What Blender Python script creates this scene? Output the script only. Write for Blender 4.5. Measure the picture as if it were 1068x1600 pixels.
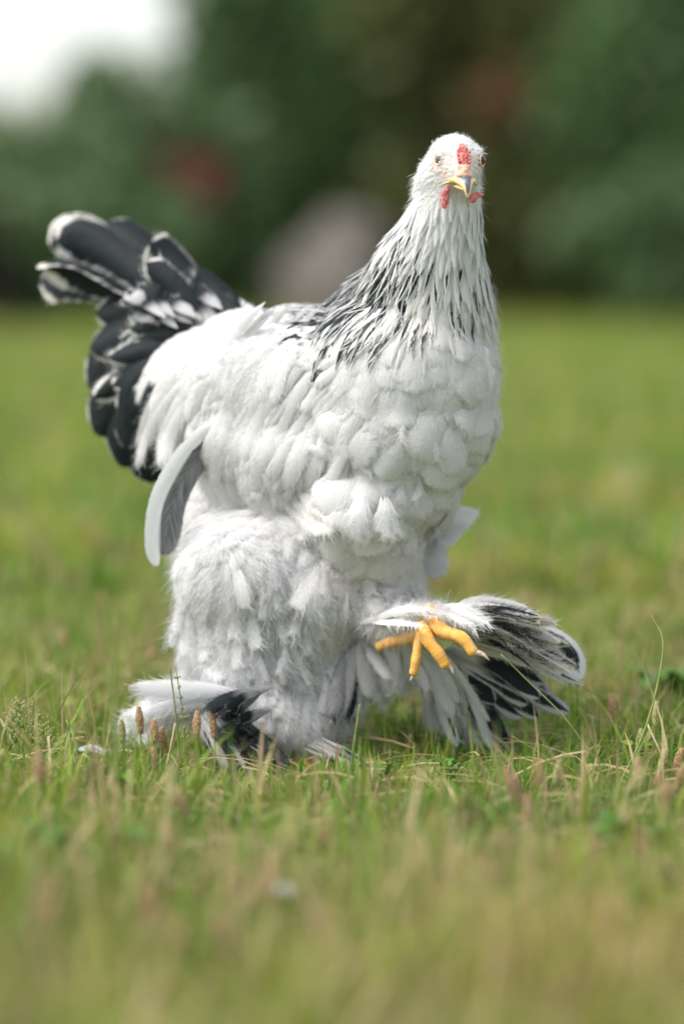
import bpy, bmesh, math, random
import numpy as np
from mathutils import Vector, Matrix
from mathutils.bvhtree import BVHTree
random.seed(7); rng = np.random.default_rng(7)
for o in list(bpy.data.objects): bpy.data.objects.remove(o)
SC = bpy.context.scene; COL = SC.collection
R = math.radians

# ---------------------------------------------------------------- camera
CAM_H = 0.425; PITCH = math.atan(440/6000.0)
cd = bpy.data.cameras.new('camera'); cam = bpy.data.objects.new('camera', cd); COL.objects.link(cam)
cam.location = (0, 0, CAM_H); cam.rotation_euler = (math.pi/2-PITCH, 0, 0)
cd.sensor_fit = 'VERTICAL'; cd.sensor_height = 36; cd.sensor_width = 24; cd.lens = 135
cd.clip_start = 0.1; cd.clip_end = 2000
cd.dof.use_dof = True; cd.dof.focus_distance = 2.965; cd.dof.aperture_fstop = 2.45; cd.dof.aperture_blades = 0
SC.camera = cam
# ---------------------------------------------------------------- sky and sun
SUN_EL, SUN_AZ = R(56), R(-112)          # azimuth measured from +Y towards +X
w = bpy.data.worlds.new('World'); SC.world = w; w.use_nodes = True
nt = w.node_tree; nt.nodes.clear()
out = nt.nodes.new('ShaderNodeOutputWorld'); bg = nt.nodes.new('ShaderNodeBackground'); sk = nt.nodes.new('ShaderNodeTexSky')
sk.sky_type = 'NISHITA'; sk.sun_disc = False; sk.sun_elevation = SUN_EL; sk.sun_rotation = SUN_AZ
sk.air_density = 1.0; sk.dust_density = 1.6; sk.ozone_density = 0.6
bg.inputs[1].default_value = 0.13
hs = nt.nodes.new('ShaderNodeHueSaturation'); hs.inputs['Saturation'].default_value = .45    # thin cloud greys the blue
nt.links.new(sk.outputs[0], hs.inputs['Color']); nt.links.new(hs.outputs[0], bg.inputs[0]); nt.links.new(bg.outputs[0], out.inputs[0])
sl = bpy.data.lights.new('sun', 'SUN'); sun = bpy.data.objects.new('sun', sl); COL.objects.link(sun)
sl.energy = 2.3; sl.angle = R(48); sl.color = (1, 0.935, 0.84)
sd = Vector((math.sin(SUN_AZ)*math.cos(SUN_EL), math.cos(SUN_AZ)*math.cos(SUN_EL), math.sin(SUN_EL)))
sun.rotation_euler = sd.to_track_quat('Z', 'Y').to_euler(); sun.location = (0, 0, 5)
SC.view_settings.view_transform = 'Standard'; SC.view_settings.look = 'None'
SC.view_settings.exposure = 1.06; SC.view_settings.gamma = 1
SC.cycles.transparent_max_bounces = 16; SC.cycles.max_bounces = 8
SC.cycles.diffuse_bounces = 5
SC.cycles.use_denoising = True

# ---------------------------------------------------------------- helpers
cp, sp = math.cos(PITCH), math.sin(PITCH)
def P(px, py, Y=3.0):
    """point of the vertical plane at distance Y seen at photo pixel px,py (used to take sizes off the photo)"""
    x = (px-534)/6000.0; z = (800-py)/6000.0
    d = (x, cp+z*sp, z*cp-sp)
    t = Y/d[1]
    return Vector((d[0]*t, Y, CAM_H+d[2]*t))
def pix(p):
    x, y, z = p[0], p[1], p[2]-CAM_H
    f = y*cp - z*sp; u = y*sp+z*cp
    return 534+6000*x/f, 800-6000*u/f
def tag(o, label=None, cat=None, group=None, kind=None):
    if label: o['label'] = label
    if cat: o['category'] = cat
    if group: o['group'] = group
    if kind: o['kind'] = kind
    return o
def link(name, me, mat=None, parent=None, smooth=True):
    o = bpy.data.objects.new(name, me); COL.objects.link(o)
    if mat: me.materials.append(mat)
    if parent:
        o.parent = parent
        o.matrix_parent_inverse = Matrix.Translation(-Vector(parent.location))
    if smooth: me.polygons.foreach_set('use_smooth', [True]*len(me.polygons))
    return o
def empty(name, loc):
    o = bpy.data.objects.new(name, None); COL.objects.link(o); o.location = loc; o.empty_display_size = .02
    return o
def nrm(a):
    return a/np.maximum(np.linalg.norm(a, axis=-1, keepdims=True), 1e-9)

class MB:
    """collects quads/tris with uv and a 4-float point attribute; one MB becomes one mesh"""
    def __init__(s): s.v = []; s.q = []; s.t = []; s.uv = []; s.a = []; s.n = 0
    def add(s, v, q=None, t=None, uv=None, a=None):
        v = np.asarray(v, float).reshape(-1, 3); n = len(v)
        s.v.append(v)
        if q is not None and len(q): s.q.append(np.asarray(q, int).reshape(-1, 4)+s.n)
        if t is not None and len(t): s.t.append(np.asarray(t, int).reshape(-1, 3)+s.n)
        s.uv.append(np.zeros((n, 2)) if uv is None else np.asarray(uv, float).reshape(-1, 2))
        if a is None: a = np.zeros(4)
        a = np.asarray(a, float)
        s.a.append(np.broadcast_to(a, (n, 4)) if a.ndim == 1 else a.reshape(-1, 4))
        s.n += n
    def mesh(s, name):
        v = np.concatenate(s.v); q = np.concatenate(s.q) if s.q else np.zeros((0, 4), int)
        t = np.concatenate(s.t) if s.t else np.zeros((0, 3), int)
        me = bpy.data.meshes.new(name)
        me.vertices.add(len(v)); me.vertices.foreach_set('co', v.astype(np.float32).ravel())
        li = np.concatenate([q.ravel(), t.ravel()]).astype(np.int32)
        me.loops.add(len(li)); me.loops.foreach_set('vertex_index', li)
        npoly = len(q)+len(t); me.polygons.add(npoly)
        st = np.concatenate([np.arange(len(q))*4, len(q)*4+np.arange(len(t))*3]).astype(np.int32)
        me.polygons.foreach_set('loop_start', st)
        me.polygons.foreach_set('use_smooth', np.ones(npoly, bool))
        uv = np.concatenate(s.uv)[li]
        ul = me.uv_layers.new(name='uv'); ul.data.foreach_set('uv', uv.astype(np.float32).ravel())
        at = me.attributes.new('fd', 'FLOAT_COLOR', 'POINT')
        at.data.foreach_set('color', np.concatenate(s.a).astype(np.float32).ravel())
        me.update(); me.validate()
        return me
    def build(s, name, mat, parent=None): return link(name, s.mesh(name), mat, parent, smooth=False)

def strips(mb, C, S, H, uv_u, uv_v, A):
    """C (N,K,3) centres, S (N,K,3) sides, H (N,K) half widths -> ribbons two verts wide"""
    N, K = C.shape[:2]
    V = np.stack([C-S*H[..., None], C+S*H[..., None]], 2)           # N,K,2,3
    k = np.arange(K-1)
    base = (np.arange(N)*K*2)[:, None]
    q = np.stack([base+k*2, base+k*2+1, base+k*2+3, base+k*2+2], -1)
    uv = np.zeros((N, K, 2, 2)); uv[..., 0] = uv_u[..., None] if uv_u.ndim == 2 else uv_u; uv[..., 1] = uv_v[..., None]
    mb.add(V, q=q.reshape(-1, 4), uv=uv, a=np.repeat(A, K*2, axis=0))

def wprof(v, kind):
    if kind == 'round':
        a = np.clip(v/0.35, 0, 1)**0.55*0.7+0.3*np.clip(v/0.6, 0, 1)
        b = np.sqrt(np.clip(1-np.clip((v-0.68)/0.32, 0, 1)**2, 0, 1))
        return a*b
    if kind == 'point':
        return np.sin(np.pi*np.clip(v, 0, 1)**0.85)**0.75*0.9+0.1*(1-v)
    if kind == 'long':
        a = np.clip(v/0.3, 0, 1)**0.7
        b = np.sqrt(np.clip(1-np.clip((v-0.84)/0.16, 0, 1)**2, 0, 1))
        return a*b*(0.75+0.25*v)
def cards(mb, C, Nn, hw, kind='round', cup=0.35, A=None, fringe=0, flen=0.004, fwid=0.00018, ff=(0.35, 1.0), M=7, camber=None, wob=0.0):
    """feathers. C (N,K,3) spines, Nn (N,K,3) normals, hw (N,) half widths, A (N,4)"""
    N, K = C.shape[:2]
    v = 1-(1-np.linspace(0, 1, K+2))**1.7
    if kind != 'point':
        kk = v*(K-1); k0 = np.clip(kk.astype(int), 0, K-2); fr = (kk-k0)[None, :, None]
        C, Nn = C[:, k0]*(1-fr)+C[:, k0+1]*fr, Nn[:, k0]*(1-fr)+Nn[:, k0+1]*fr; K += 2
    else: v = np.linspace(0, 1, K)
    T = np.zeros_like(C); T[:, 1:-1] = C[:, 2:]-C[:, :-2]; T[:, 0] = C[:, 1]-C[:, 0]; T[:, -1] = C[:, -1]-C[:, -2]; T = nrm(T)
    S = nrm(np.cross(Nn, T)); Nn = nrm(np.cross(T, S))
    W = wprof(v, kind)[None, :]*hw[:, None]                          # N,K
    u = np.linspace(-1, 1, M)
    X = W[..., None]*u                                              # N,K,M
    if wob: X = X*(1+rng.normal(0, wob, (N, K, 1)))
    Z = -cup*W[..., None]*(u**2)
    # barbs sweep towards the tip
    V = C[:, :, None]+S[:, :, None]*X[..., None]+Nn[:, :, None]*Z[..., None]
    k, m = np.meshgrid(np.arange(K-1), np.arange(M-1), indexing='ij')
    b = (k*M+m).ravel()
    q = np.stack([b, b+1, b+M+1, b+M], -1)[None]+(np.arange(N)*K*M)[:, None, None]
    uv = np.zeros((N, K, M, 2)); uv[..., 0] = u; uv[..., 1] = v[None, :, None]
    mb.add(V, q=q.reshape(-1, 4), uv=uv, a=np.repeat(A, K*M, axis=0))
    if fringe:
        F = fringe
        vv = rng.uniform(ff[0], ff[1], (N, F)); sg = rng.choice([-1., 1.], (N, F))
        # more at the tip
        k0 = np.clip(np.searchsorted(v, vv)-1, 0, K-2); fr = ((vv-v[k0])/(v[k0+1]-v[k0]))[..., None]
        ii = np.arange(N)[:, None]
        c = C[ii, k0]*(1-fr)+C[ii, k0+1]*fr; t = T[ii, k0]; s = S[ii, k0]; n = Nn[ii, k0]
        ww = wprof(vv, kind)*hw[:, None]
        inset = rng.uniform(0.55, 1.0, (N, F))
        p0 = c+s*(sg*ww*inset)[..., None]-n*(cup*ww*inset**2)[..., None]
        d = nrm(t*0.9+s*(sg*0.55)[..., None]-n*0.25+rng.normal(0, .16, (N, F, 3)))
        L = flen*rng.uniform(0.5, 1.25, (N, F))[..., None]
        cur = rng.normal(0, .18, (N, F, 3))
        pts = np.stack([p0-d*L*0.3, p0+d*L*0.4, p0+(d+cur)*L], 2).reshape(N*F, 3, 3)
        sd_ = nrm(np.cross(n, d)).reshape(N*F, 1, 3).repeat(3, 1)
        h = np.broadcast_to(np.array([1, .8, .12])*fwid, (N*F, 3))
        strips(mb, pts, sd_, h, np.repeat((sg*inset).reshape(-1, 1), 3, 1), np.repeat(vv.reshape(-1, 1), 3, 1), np.repeat(A, F, axis=0))

def fuzz(mb, p, n, flow, ln, wd, A, spread=.5, rise=.35, off=.004):
    """loose down barbs growing from surface points"""
    N = len(p); f = np.asarray(flow, float)
    f = f-n*np.sum(f*n, 1, keepdims=True); f = nrm(f)
    d = nrm(f+n*rise+rng.normal(0, spread, (N, 3))); bend = rng.normal(0, spread*.7, (N, 3))-n*.35
    p0 = p+n*(off*rng.uniform(.2, 1.3, (N, 1)))
    t = np.linspace(0, 1, 4)[None, :, None]; L_ = ln[:, None, None]
    C = p0[:, None]+d[:, None]*t*L_+bend[:, None]*t**2*L_*.6
    S = nrm(np.cross(n, d))[:, None].repeat(4, 1)
    strips(mb, C, S, np.broadcast_to(np.array([1, .9, .6, .1])*wd, (N, 4)), np.full((N, 4), .95), np.full((N, 4), .5), A)
def catmull(pts, n):
    pts = [Vector(p) for p in pts]
    if len(pts) == 2: return [pts[0].lerp(pts[1], i/(n-1)) for i in range(n)]
    P_ = [pts[0]*2-pts[1]]+pts+[pts[-1]*2-pts[-2]]
    o = []
    for i in range(n):
        t = i/(n-1)*(len(pts)-1); k = min(int(t), len(pts)-2); f = t-k
        a, b, c, d = P_[k:k+4]
        o.append(0.5*((2*b)+(c-a)*f+(2*a-5*b+4*c-d)*f*f+(3*b-a-3*c+d)*f**3))
    return o
def tube(mb, pts, rad, seg=10, attr=None, flat=1.0, cap=True):
    n = len(pts); pts = [Vector(p) for p in pts]; rows = []
    up = None; V = []; uv = []
    for i, p in enumerate(pts):
        t = (pts[min(i+1, n-1)]-pts[max(i-1, 0)]).normalized()
        if up is None:
            up = t.orthogonal().normalized()
        up = (up-t*up.dot(t)).normalized(); s = t.cross(up)
        for j in range(seg):
            a = 2*math.pi*j/seg
            V.append(p+(s*math.cos(a)+up*math.sin(a)*flat)*rad[i]); uv.append((j/seg, i/(n-1)))
    q = [(i*seg+j, i*seg+(j+1) % seg, (i+1)*seg+(j+1) % seg, (i+1)*seg+j) for i in range(n-1) for j in range(seg)]
    t = []
    if cap:
        V += [pts[0], pts[-1]]; uv += [(0, 0), (0, 1)]
        t = [(j, len(V)-2, (j+1) % seg) for j in range(seg)]+[((n-1)*seg+j, (n-1)*seg+(j+1) % seg, len(V)-1) for j in range(seg)]
    mb.add([tuple(x) for x in V], q=q, t=t, uv=uv, a=attr)

# ---------------------------------------------------------------- materials
class NG:
    def __init__(s, name):
        s.m = bpy.data.materials.new(name); s.m.use_nodes = True; s.t = s.m.node_tree; s.t.nodes.clear()
        s.out = s.n('OutputMaterial')
    def n(s, typ, **k):
        x = s.t.nodes.new('ShaderNode'+typ)
        for a, b in k.items(): setattr(x, a, b)
        return x
    def l(s, a, b): s.t.links.new(a, b)
    def put(s, sock, v):
        if hasattr(v, 'links') or isinstance(v, bpy.types.NodeSocket): s.l(v, sock)
        else: sock.default_value = v
    def math(s, op, a, b=0.0, c=None, clamp=False):
        x = s.n('Math', operation=op, use_clamp=clamp); s.put(x.inputs[0], a); s.put(x.inputs[1], b)
        if c is not None: s.put(x.inputs[2], c)
        return x.outputs[0]
    def mix(s, f, a, b):
        x = s.n('Mix', data_type='RGBA'); s.put(x.inputs[0], f)
        s.put(x.inputs[6], a if not isinstance(a, tuple) else (*a, 1)); s.put(x.inputs[7], b if not isinstance(b, tuple) else (*b, 1))
        return x.outputs[2]
    def step(s, v, lo, hi, a=0.0, b=1.0):
        x = s.n('MapRange', interpolation_type='SMOOTHSTEP'); s.put(x.inputs[0], v)
        s.put(x.inputs[1], lo); s.put(x.inputs[2], hi); s.put(x.inputs[3], a); s.put(x.inputs[4], b)
        return x.outputs[0]
    def noise(s, scale, detail=3, vec=None, rough=.55, dim='3D'):
        x = s.n('TexNoise', noise_dimensions=dim); x.inputs['Scale'].default_value = scale; x.inputs['Detail'].default_value = detail
        x.inputs['Roughness'].default_value = rough
        if vec is not None: s.l(vec, x.inputs['Vector'])
        return x.outputs[0]
    def obj(s): return s.n('TexCoord').outputs['Object']
    def pbsdf(s, col, rough=.6, spec=.4, bump=None, bs=.3, bd=.001, **k):
        p = s.n('BsdfPrincipled'); s.put(p.inputs['Base Color'], col if not isinstance(col, tuple) else (*col, 1))
        s.put(p.inputs['Roughness'], rough); s.put(p.inputs['Specular IOR Level'], spec)
        for a, b in k.items(): s.put(p.inputs[a], b)
        if bump is not None:
            b = s.n('Bump'); b.inputs['Strength'].default_value = bs; b.inputs['Distance'].default_value = bd
            s.l(bump, b.inputs['Height']); s.l(b.outputs[0], p.inputs['Normal'])
        return p
    def done(s, sh):
        s.l(sh if isinstance(sh, bpy.types.NodeSocket) else sh.outputs[0], s.out.inputs[0]); return s.m

def feather_mat(name='feather', soft=0):
    """fd: R = width of the black centre, G = random, B = grey tint of down and of painted leg shade, A = cream/dirt"""
    g = NG(name)
    at = g.n('Attribute', attribute_name='fd'); sep = g.n('SeparateColor'); g.l(at.outputs['Color'], sep.inputs[0])
    bw, rnd, gr, cr = sep.outputs[0], sep.outputs[1], sep.outputs[2], at.outputs['Alpha']
    uv = g.n('UVMap', uv_map='uv'); su = g.n('SeparateXYZ'); g.l(uv.outputs[0], su.inputs[0])
    u, v = su.outputs[0], su.outputs[1]
    au = g.math('ABSOLUTE', u)
    # barb coordinate: lines slanting to the tip
    bc = g.math('SUBTRACT', v, g.math('MULTIPLY', au, 0.22))
    cmb = g.n('CombineXYZ'); g.l(g.math('MULTIPLY', bc, 34), cmb.inputs[0]); g.l(g.math('MULTIPLY', rnd, 57), cmb.inputs[1]); g.l(g.math('MULTIPLY', u, 1.2), cmb.inputs[2])
    nz = g.noise(1.0, 2, cmb.outputs[0])
    cmb2 = g.n('CombineXYZ'); g.l(g.math('MULTIPLY', bc, 120), cmb2.inputs[0]); g.l(g.math('MULTIPLY', rnd, 31), cmb2.inputs[1]); g.l(g.math('MULTIPLY', u, 1.5), cmb2.inputs[2])
    fine = g.noise(1.0, 1, cmb2.outputs[0])
    m = g.math('ADD', au, g.math('MULTIPLY', g.math('MAXIMUM', g.math('SUBTRACT', v, 0.8), 0), 3.0))
    m = g.math('ADD', m, g.math('MULTIPLY', g.math('SUBTRACT', nz, .5), 0.5))
    mask = g.step(g.math('SUBTRACT', bw, m), -0.10, 0.12)
    mask = g.math('MULTIPLY', mask, g.step(bw, 0.01, 0.06))
    mask = g.math('MULTIPLY', mask, g.step(v, g.math('MULTIPLY', gr, 0.5), g.math('ADD', g.math('MULTIPLY', gr, .5), 0.2)))
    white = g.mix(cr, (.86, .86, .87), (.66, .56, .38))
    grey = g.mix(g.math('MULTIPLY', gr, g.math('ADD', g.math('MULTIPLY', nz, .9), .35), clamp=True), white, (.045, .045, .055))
    grey = g.mix(g.math('MULTIPLY', g.step(fine, .35, .75), .17), grey, (.35, .36, .38))
    blk = g.mix(g.step(nz, .3, .8), (.008, .009, .011), (.010, .028, .034))  # blue-green sheen of the black feathers is put into the base colour
    col = g.mix(mask, grey, blk)
    # rachis: thin pale shaft
    p = g.pbsdf(col, rough=.55, spec=g.math('ADD', .12, g.math('MULTIPLY', mask, .16)), bump=fine, bs=.6, bd=.0007)
    tr = g.n('BsdfTranslucent'); g.l(col, tr.inputs[0])
    mx = g.n('MixShader'); mx.inputs[0].default_value = .22+.16*soft; g.l(p.outputs[0], mx.inputs[1]); g.l(tr.outputs[0], mx.inputs[2])
    # frayed edge: the barbs thin out towards the rim
    e = g.math('MAXIMUM', au, g.math('MULTIPLY', g.math('SUBTRACT', v, .55 if soft else .8), 1/.45 if soft else 5))
    lo = .45 if soft else .86
    fr = g.math('MULTIPLY', g.math('DIVIDE', g.math('SUBTRACT', e, lo), 1-lo), 1.0, clamp=True)
    a = g.step(g.math('ADD', fr, g.math('MULTIPLY', g.math('SUBTRACT', fine, .5), 1.1)), .45 if soft else .7, 1.15 if soft else 1.0, 0, 1)
    tp = g.n('BsdfTransparent'); m2 = g.n('MixShader'); g.l(a, m2.inputs[0]); g.l(mx.outputs[0], m2.inputs[1]); g.l(tp.outputs[0], m2.inputs[2])
    return g.done(m2)
def simple(name, col, rough=.6, spec=.4, ncol=None, scale=60, bs=.3, bd=.001, sss=0, bscale=None):
    g = NG(name); o = g.obj(); nz = g.noise(scale, 4, o)
    c = g.mix(g.step(nz, .35, .68), col, ncol) if ncol else col
    bm_ = g.noise(bscale or scale*2, 3, o)
    k = {}
    p = g.pbsdf(c, rough, spec, bump=bm_, bs=bs, bd=bd)
    if sss: p.inputs['Subsurface Weight'].default_value = sss; p.inputs['Subsurface Radius'].default_value = (.004, .0015, .001)
    return g.done(p)
M_F = feather_mat(); M_S = feather_mat('soft_feather', 1)
M_SKIN = simple('bird_skin', (.74, .74, .75), .8, .1, (.62, .58, .56), 90)
M_COMB = simple('comb_skin', (.60, .07, .09), .45, .4, (.80, .36, .33), 600, .7, .0009, .3, 1300)
M_CERE = simple('cere_skin', (.72, .34, .27), .5, .4, (.74, .5, .36), 300, .4, .0006, .2, 900)
M_GAPE = simple('gape_skin', (.70, .40, .14), .45, .4, (.72, .55, .32), 260, .3, .0004, .2)
M_LID = simple('eyelid_skin', (.66, .38, .33), .5, .4, (.74, .58, .46), 400, .4, .0005, .2)
M_TOE = None
def toe_mat():
    g = NG('toe_scales'); uv = g.n('UVMap', uv_map='uv'); s = g.n('SeparateXYZ'); g.l(uv.outputs[0], s.inputs[0])
    o = g.obj(); nz = g.noise(160, 3, o)
    wv = g.math('ABSOLUTE', g.math('SINE', g.math('MULTIPLY', g.math('ADD', s.outputs[1], g.math('MULTIPLY', nz, .02)), 42)))
    c = g.mix(g.step(nz, .35, .7), (.76, .36, .05), (.68, .44, .16))
    c = g.mix(g.step(wv, .3, 0, 0, .10), c, (.45, .22, .06))
    dirt = g.step(g.noise(240, 4, o), .52, .72, 0, .5)
    c = g.mix(dirt, c, (.22, .15, .09))
    p = g.pbsdf(c, .55, .3, bump=g.math('ADD', g.math('MULTIPLY', wv, .35), g.noise(500, 4, o)), bs=.45, bd=.0005); p.inputs['Subsurface Weight'].default_value = .1; p.inputs['Subsurface Radius'].default_value = (.004, .002, .001)
    return g.done(p)
M_TOE = toe_mat()
M_CLAW = simple('claw_horn', (.62, .50, .40), .4, .4, (.40, .28, .20), 200)
def beak_mat():
    g = NG('beak_horn'); uv = g.n('UVMap', uv_map='uv'); s = g.n('SeparateXYZ'); g.l(uv.outputs[0], s.inputs[0])
    nz = g.noise(300, 3, g.obj())
    d = g.math('ADD', g.math('ABSOLUTE', s.outputs[0]), g.math('MULTIPLY', g.math('SUBTRACT', nz, .5), .12))
    f = g.step(d, .24, .36, 1, 0)
    f = g.math('MULTIPLY', f, g.step(s.outputs[1], .16, .30))
    c = g.mix(f, (.74, .52, .26), g.mix(g.step(nz, .3, .7), (.07, .075, .10), (.14, .15, .18)))
    c = g.mix(g.step(s.outputs[1], .9, 1.0), c, (.5, .42, .30))
    return g.done(g.pbsdf(c, .32, .5, bump=nz, bs=.1, bd=.0004))
M_BEAK = beak_mat()
def eye_mat(name, c, r=.08, spec=.6):
    g = NG(name); return g.done(g.pbsdf(c, r, spec))
M_IRIS = simple('eye_iris', (.20, .08, .02), .12, .5, (.34, .14, .03), 700, .05)
M_PUPIL = eye_mat('eye_pupil', (.006, .006, .008))
M_MEMB = simple('eye_membrane', (.05, .06, .09), .2, .5, (.17, .19, .25), 300, .1)

# ================================================================= THE HEN
hen = empty('hen', P(420, 1205, 3.08)); hen.location.z = 0
tag(hen, 'white hen with black streaked neck and black tail walking on grass, one foot raised', 'hen')
# --- head frame
HC = P(710, 262, 2.995)
HF = Vector((0.22, -0.96, -0.10)).normalized(); HR = Vector((0.97, 0.22, -0.02)); HR = (HR-HF*HR.dot(HF)).normalized(); HU = HR.cross(HF)*1.0
if HU.z < 0: HU = -HU
def L(r, f, u): return HC+(HR*r+HF*f+HU*u)*0.001
HROT = Matrix((HR, HF, HU)).transposed()

def icos(sub=3):
    bm = bmesh.new(); bmesh.ops.create_icosphere(bm, subdivisions=sub, radius=1)
    v = np.array([x.co[:] for x in bm.verts]); f = np.array([[y.index for y in x.verts] for x in bm.faces]); bm.free(); return v, f
ICO = icos(3); ICO2 = icos(2); SM = icos(1)
bb = MB()
def blob(px, py, Y, rx, ry, rz, rot=0):
    c = np.array(P(px, py, Y)); v = ICO[0]*np.array([rx, ry, rz])*0.0005
    if rot:
        ca, sa = math.cos(R(rot)), math.sin(R(rot)); v = np.stack([v[:, 0]*ca-v[:, 2]*sa, v[:, 1], v[:, 0]*sa+v[:, 2]*ca], 1)
    bb.add(v+c, t=ICO[1])
def hblob(r, f, u, a, b, c):
    m = np.array(HROT); bb.add((ICO[0]*np.array([a, b, c])*0.001)@m.T+np.array(L(r, f, u)), t=ICO[1])
def chain(a, b, n=7):
    for i in range(n):
        t = i/(n-1); blob(*[a[k]*(1-t)+b[k]*t for k in range(6)])
# head
hblob(0, -1, 3, 21.5, 26, 22.5); hblob(0, -6, -12, 21, 24, 20); hblob(0, 15, -2, 13, 15, 14.5); hblob(0, 23, -5, 8, 9, 8.5)
hblob(-14, 9, 12, 7, 8, 6); hblob(14, 9, 12, 7, 8, 6)      # brows
hblob(-5, -14, -22, 23, 22, 22); hblob(-8, -9, -9, 19.5, 20, 19); hblob(2, -10, -14, 21, 20, 16)
# neck
chain((700, 315, 3.005, 48, 46, 45), (683, 380, 3.02, 66, 62, 60)); chain((683, 380, 3.02, 66, 62, 60), (664, 440, 3.035, 92, 80, 75)); chain((667, 440, 3.035, 94, 80, 75), (653, 520, 3.05, 121, 105, 100))
chain((640, 430, 3.05, 50, 60, 50), (560, 505, 3.10, 62, 70, 50))
# trunk
blob(630, 585, 3.055, 153, 150, 142); blob(625, 655, 3.06, 150, 150, 130); blob(606, 738, 3.07, 116, 130, 106)
blob(500, 620, 3.10, 165, 150, 140); blob(420, 620, 3.13, 155, 150, 135); blob(345, 620, 3.18, 130, 130, 115); blob(285, 620, 3.22, 95, 110, 90)
blob(470, 540, 3.13, 100, 100, 62); blob(390, 540, 3.17, 85, 90, 55); blob(500, 710, 3.08, 150, 120, 90); blob(400, 690, 3.10, 105, 100, 80)
chain((380, 545, 3.2, 60, 60, 55), (270, 470, 3.26, 45, 50, 40))      # tail root
chain((260, 560, 3.25, 60, 60, 60), (225, 660, 3.24, 45, 50, 40))      # stern fluff
# thighs
blob(420, 868, 3.09, 136, 115, 84); blob(565, 778, 3.055, 92, 105, 66); blob(335, 815, 3.13, 72, 75, 75); blob(340, 760, 3.14, 60, 70, 60); blob(395, 900, 3.07, 120, 110, 90); blob(470, 930, 3.07, 110, 100, 85)
blob(590, 840, 3.09, 75, 90, 90); blob(585, 920, 3.09, 75, 80, 80)
chain((440, 930, 3.07, 125, 100, 70), (415, 1040, 3.08, 124, 90, 70)); chain((420, 1040, 3.08, 122, 88, 70), (440, 1140, 3.075, 95, 72, 45))
blob(352, 962, 3.08, 62, 70, 62); chain((540, 980, 3.09, 62, 60, 60), (515, 1090, 3.09, 50, 50, 50)); chain((560, 800, 3.06, 95, 110, 70), (590, 900, 3.085, 72, 80, 60))
# raised leg
chain((560, 950, 3.08, 60, 60, 50), (640, 975, 3.03, 38, 38, 28)); chain((640, 975, 3.03, 36, 36, 26), (690, 962, 3.005, 24, 22, 16))
raw = bb.mesh('raw'); ro = bpy.data.objects.new('raw', raw); COL.objects.link(ro)
md = ro.modifiers.new('r', 'REMESH'); md.mode = 'VOXEL'; md.voxel_size = 0.0028; md.use_smooth_shade = True
ms = ro.modifiers.new('s', 'SMOOTH'); ms.factor = .5; ms.iterations = 9
dg = bpy.context.evaluated_depsgraph_get(); bme = bpy.data.meshes.new_from_object(ro.evaluated_get(dg)); bpy.data.objects.remove(ro)
bme.name = 'body'
body = link('body', bme, M_SKIN, hen)
M_FACE = simple('face_skin', (.74, .52, .47), .6, .3, (.76, .66, .60), 260, .3, .0005)
bme.materials.append(M_FACE)
HRT = HROT.transposed()
for p_ in bme.polygons:
    l_ = HRT@(p_.center-HC)*1000
    if l_.y > 0 and abs(l_.x) < 22 and -14 < l_.z < 13 and (l_.y > 17 or (Vector((abs(l_.x)-17.5, l_.y-12.5, (l_.z-6)*.7)).length < 8)): p_.material_index = 1
nv = len(bme.vertices); BV = np.zeros(nv*3); bme.vertices.foreach_get('co', BV); BV = BV.reshape(-1, 3)
BPOLY = [tuple(p.vertices) for p in bme.polygons]
BVH = BVHTree.FromPolygons([tuple(x) for x in BV], BPOLY)

# surface samples
tris = []
for p in BPOLY:
    for i in range(1, len(p)-1): tris.append((p[0], p[i], p[i+1]))
tris = np.array(tris); ta, tb, tc = BV[tris[:, 0]], BV[tris[:, 1]], BV[tris[:, 2]]
cr_ = np.cross(tb-ta, tc-ta); area = np.linalg.norm(cr_, axis=1)/2; TN = nrm(cr_)
def sample(n):
    i = rng.choice(len(tris), n, p=area/area.sum()); a, b = rng.random((2, n)); f = a+b > 1; a[f] = 1-a[f]; b[f] = 1-b[f]
    return ta[i]+(tb[i]-ta[i])*a[:, None]+(tc[i]-ta[i])*b[:, None], TN[i]
def pxy(p):
    y = p[:, 1]; z = p[:, 2]-CAM_H; f = y*cp-z*sp; u = y*sp+z*cp
    return 534+6000*p[:, 0]/f, 800-6000*u/f
def poisson(pts, nn, r):
    """thin the samples so that neighbours keep distance r (hash grid)"""
    cell = {}; keep = []
    for i, p in enumerate(pts):
        k = (int(p[0]//r), int(p[1]//r), int(p[2]//r)); ok = True
        for dx in (-1, 0, 1):
            for dy in (-1, 0, 1):
                for dz in (-1, 0, 1):
                    for j in cell.get((k[0]+dx, k[1]+dy, k[2]+dz), ()):
                        if (pts[j][0]-p[0])**2+(pts[j][1]-p[1])**2+(pts[j][2]-p[2])**2 < r*r: ok = False; break
                    if not ok: break
                if not ok: break
            if not ok: break
        if ok: cell.setdefault(k, []).append(i); keep.append(i)
    return pts[keep], nn[keep]
def march(p0, flow, length, K=7, lift=.004, off=.0008, jit=.15, droop=None):
    """lay a feather spine of given length over the body along the flow field"""
    N = len(p0); C = np.zeros((N, K, 3)); NN = np.zeros((N, K, 3))
    lift = np.broadcast_to(lift, (N,))
    for i in range(N):
        p = Vector(p0[i]); ds = length[i]/(K-1); ja = random.gauss(0, jit)
        for k in range(K):
            loc, n, _, dist = BVH.find_nearest(p)
            t = k/(K-1)
            q = loc+n*(off+lift[i]*t**1.3)
            C[i, k] = q; NN[i, k] = n
            fl = Vector(flow(loc)); tt = (fl-n*fl.dot(n))
            if tt.length < 1e-4: tt = Vector((0, 0, -1))-n*(-n.z)
            tt.normalize(); tt = (Matrix.Rotation(ja, 3, n)@tt)
            p = loc+tt*ds
    return C, NN
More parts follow.
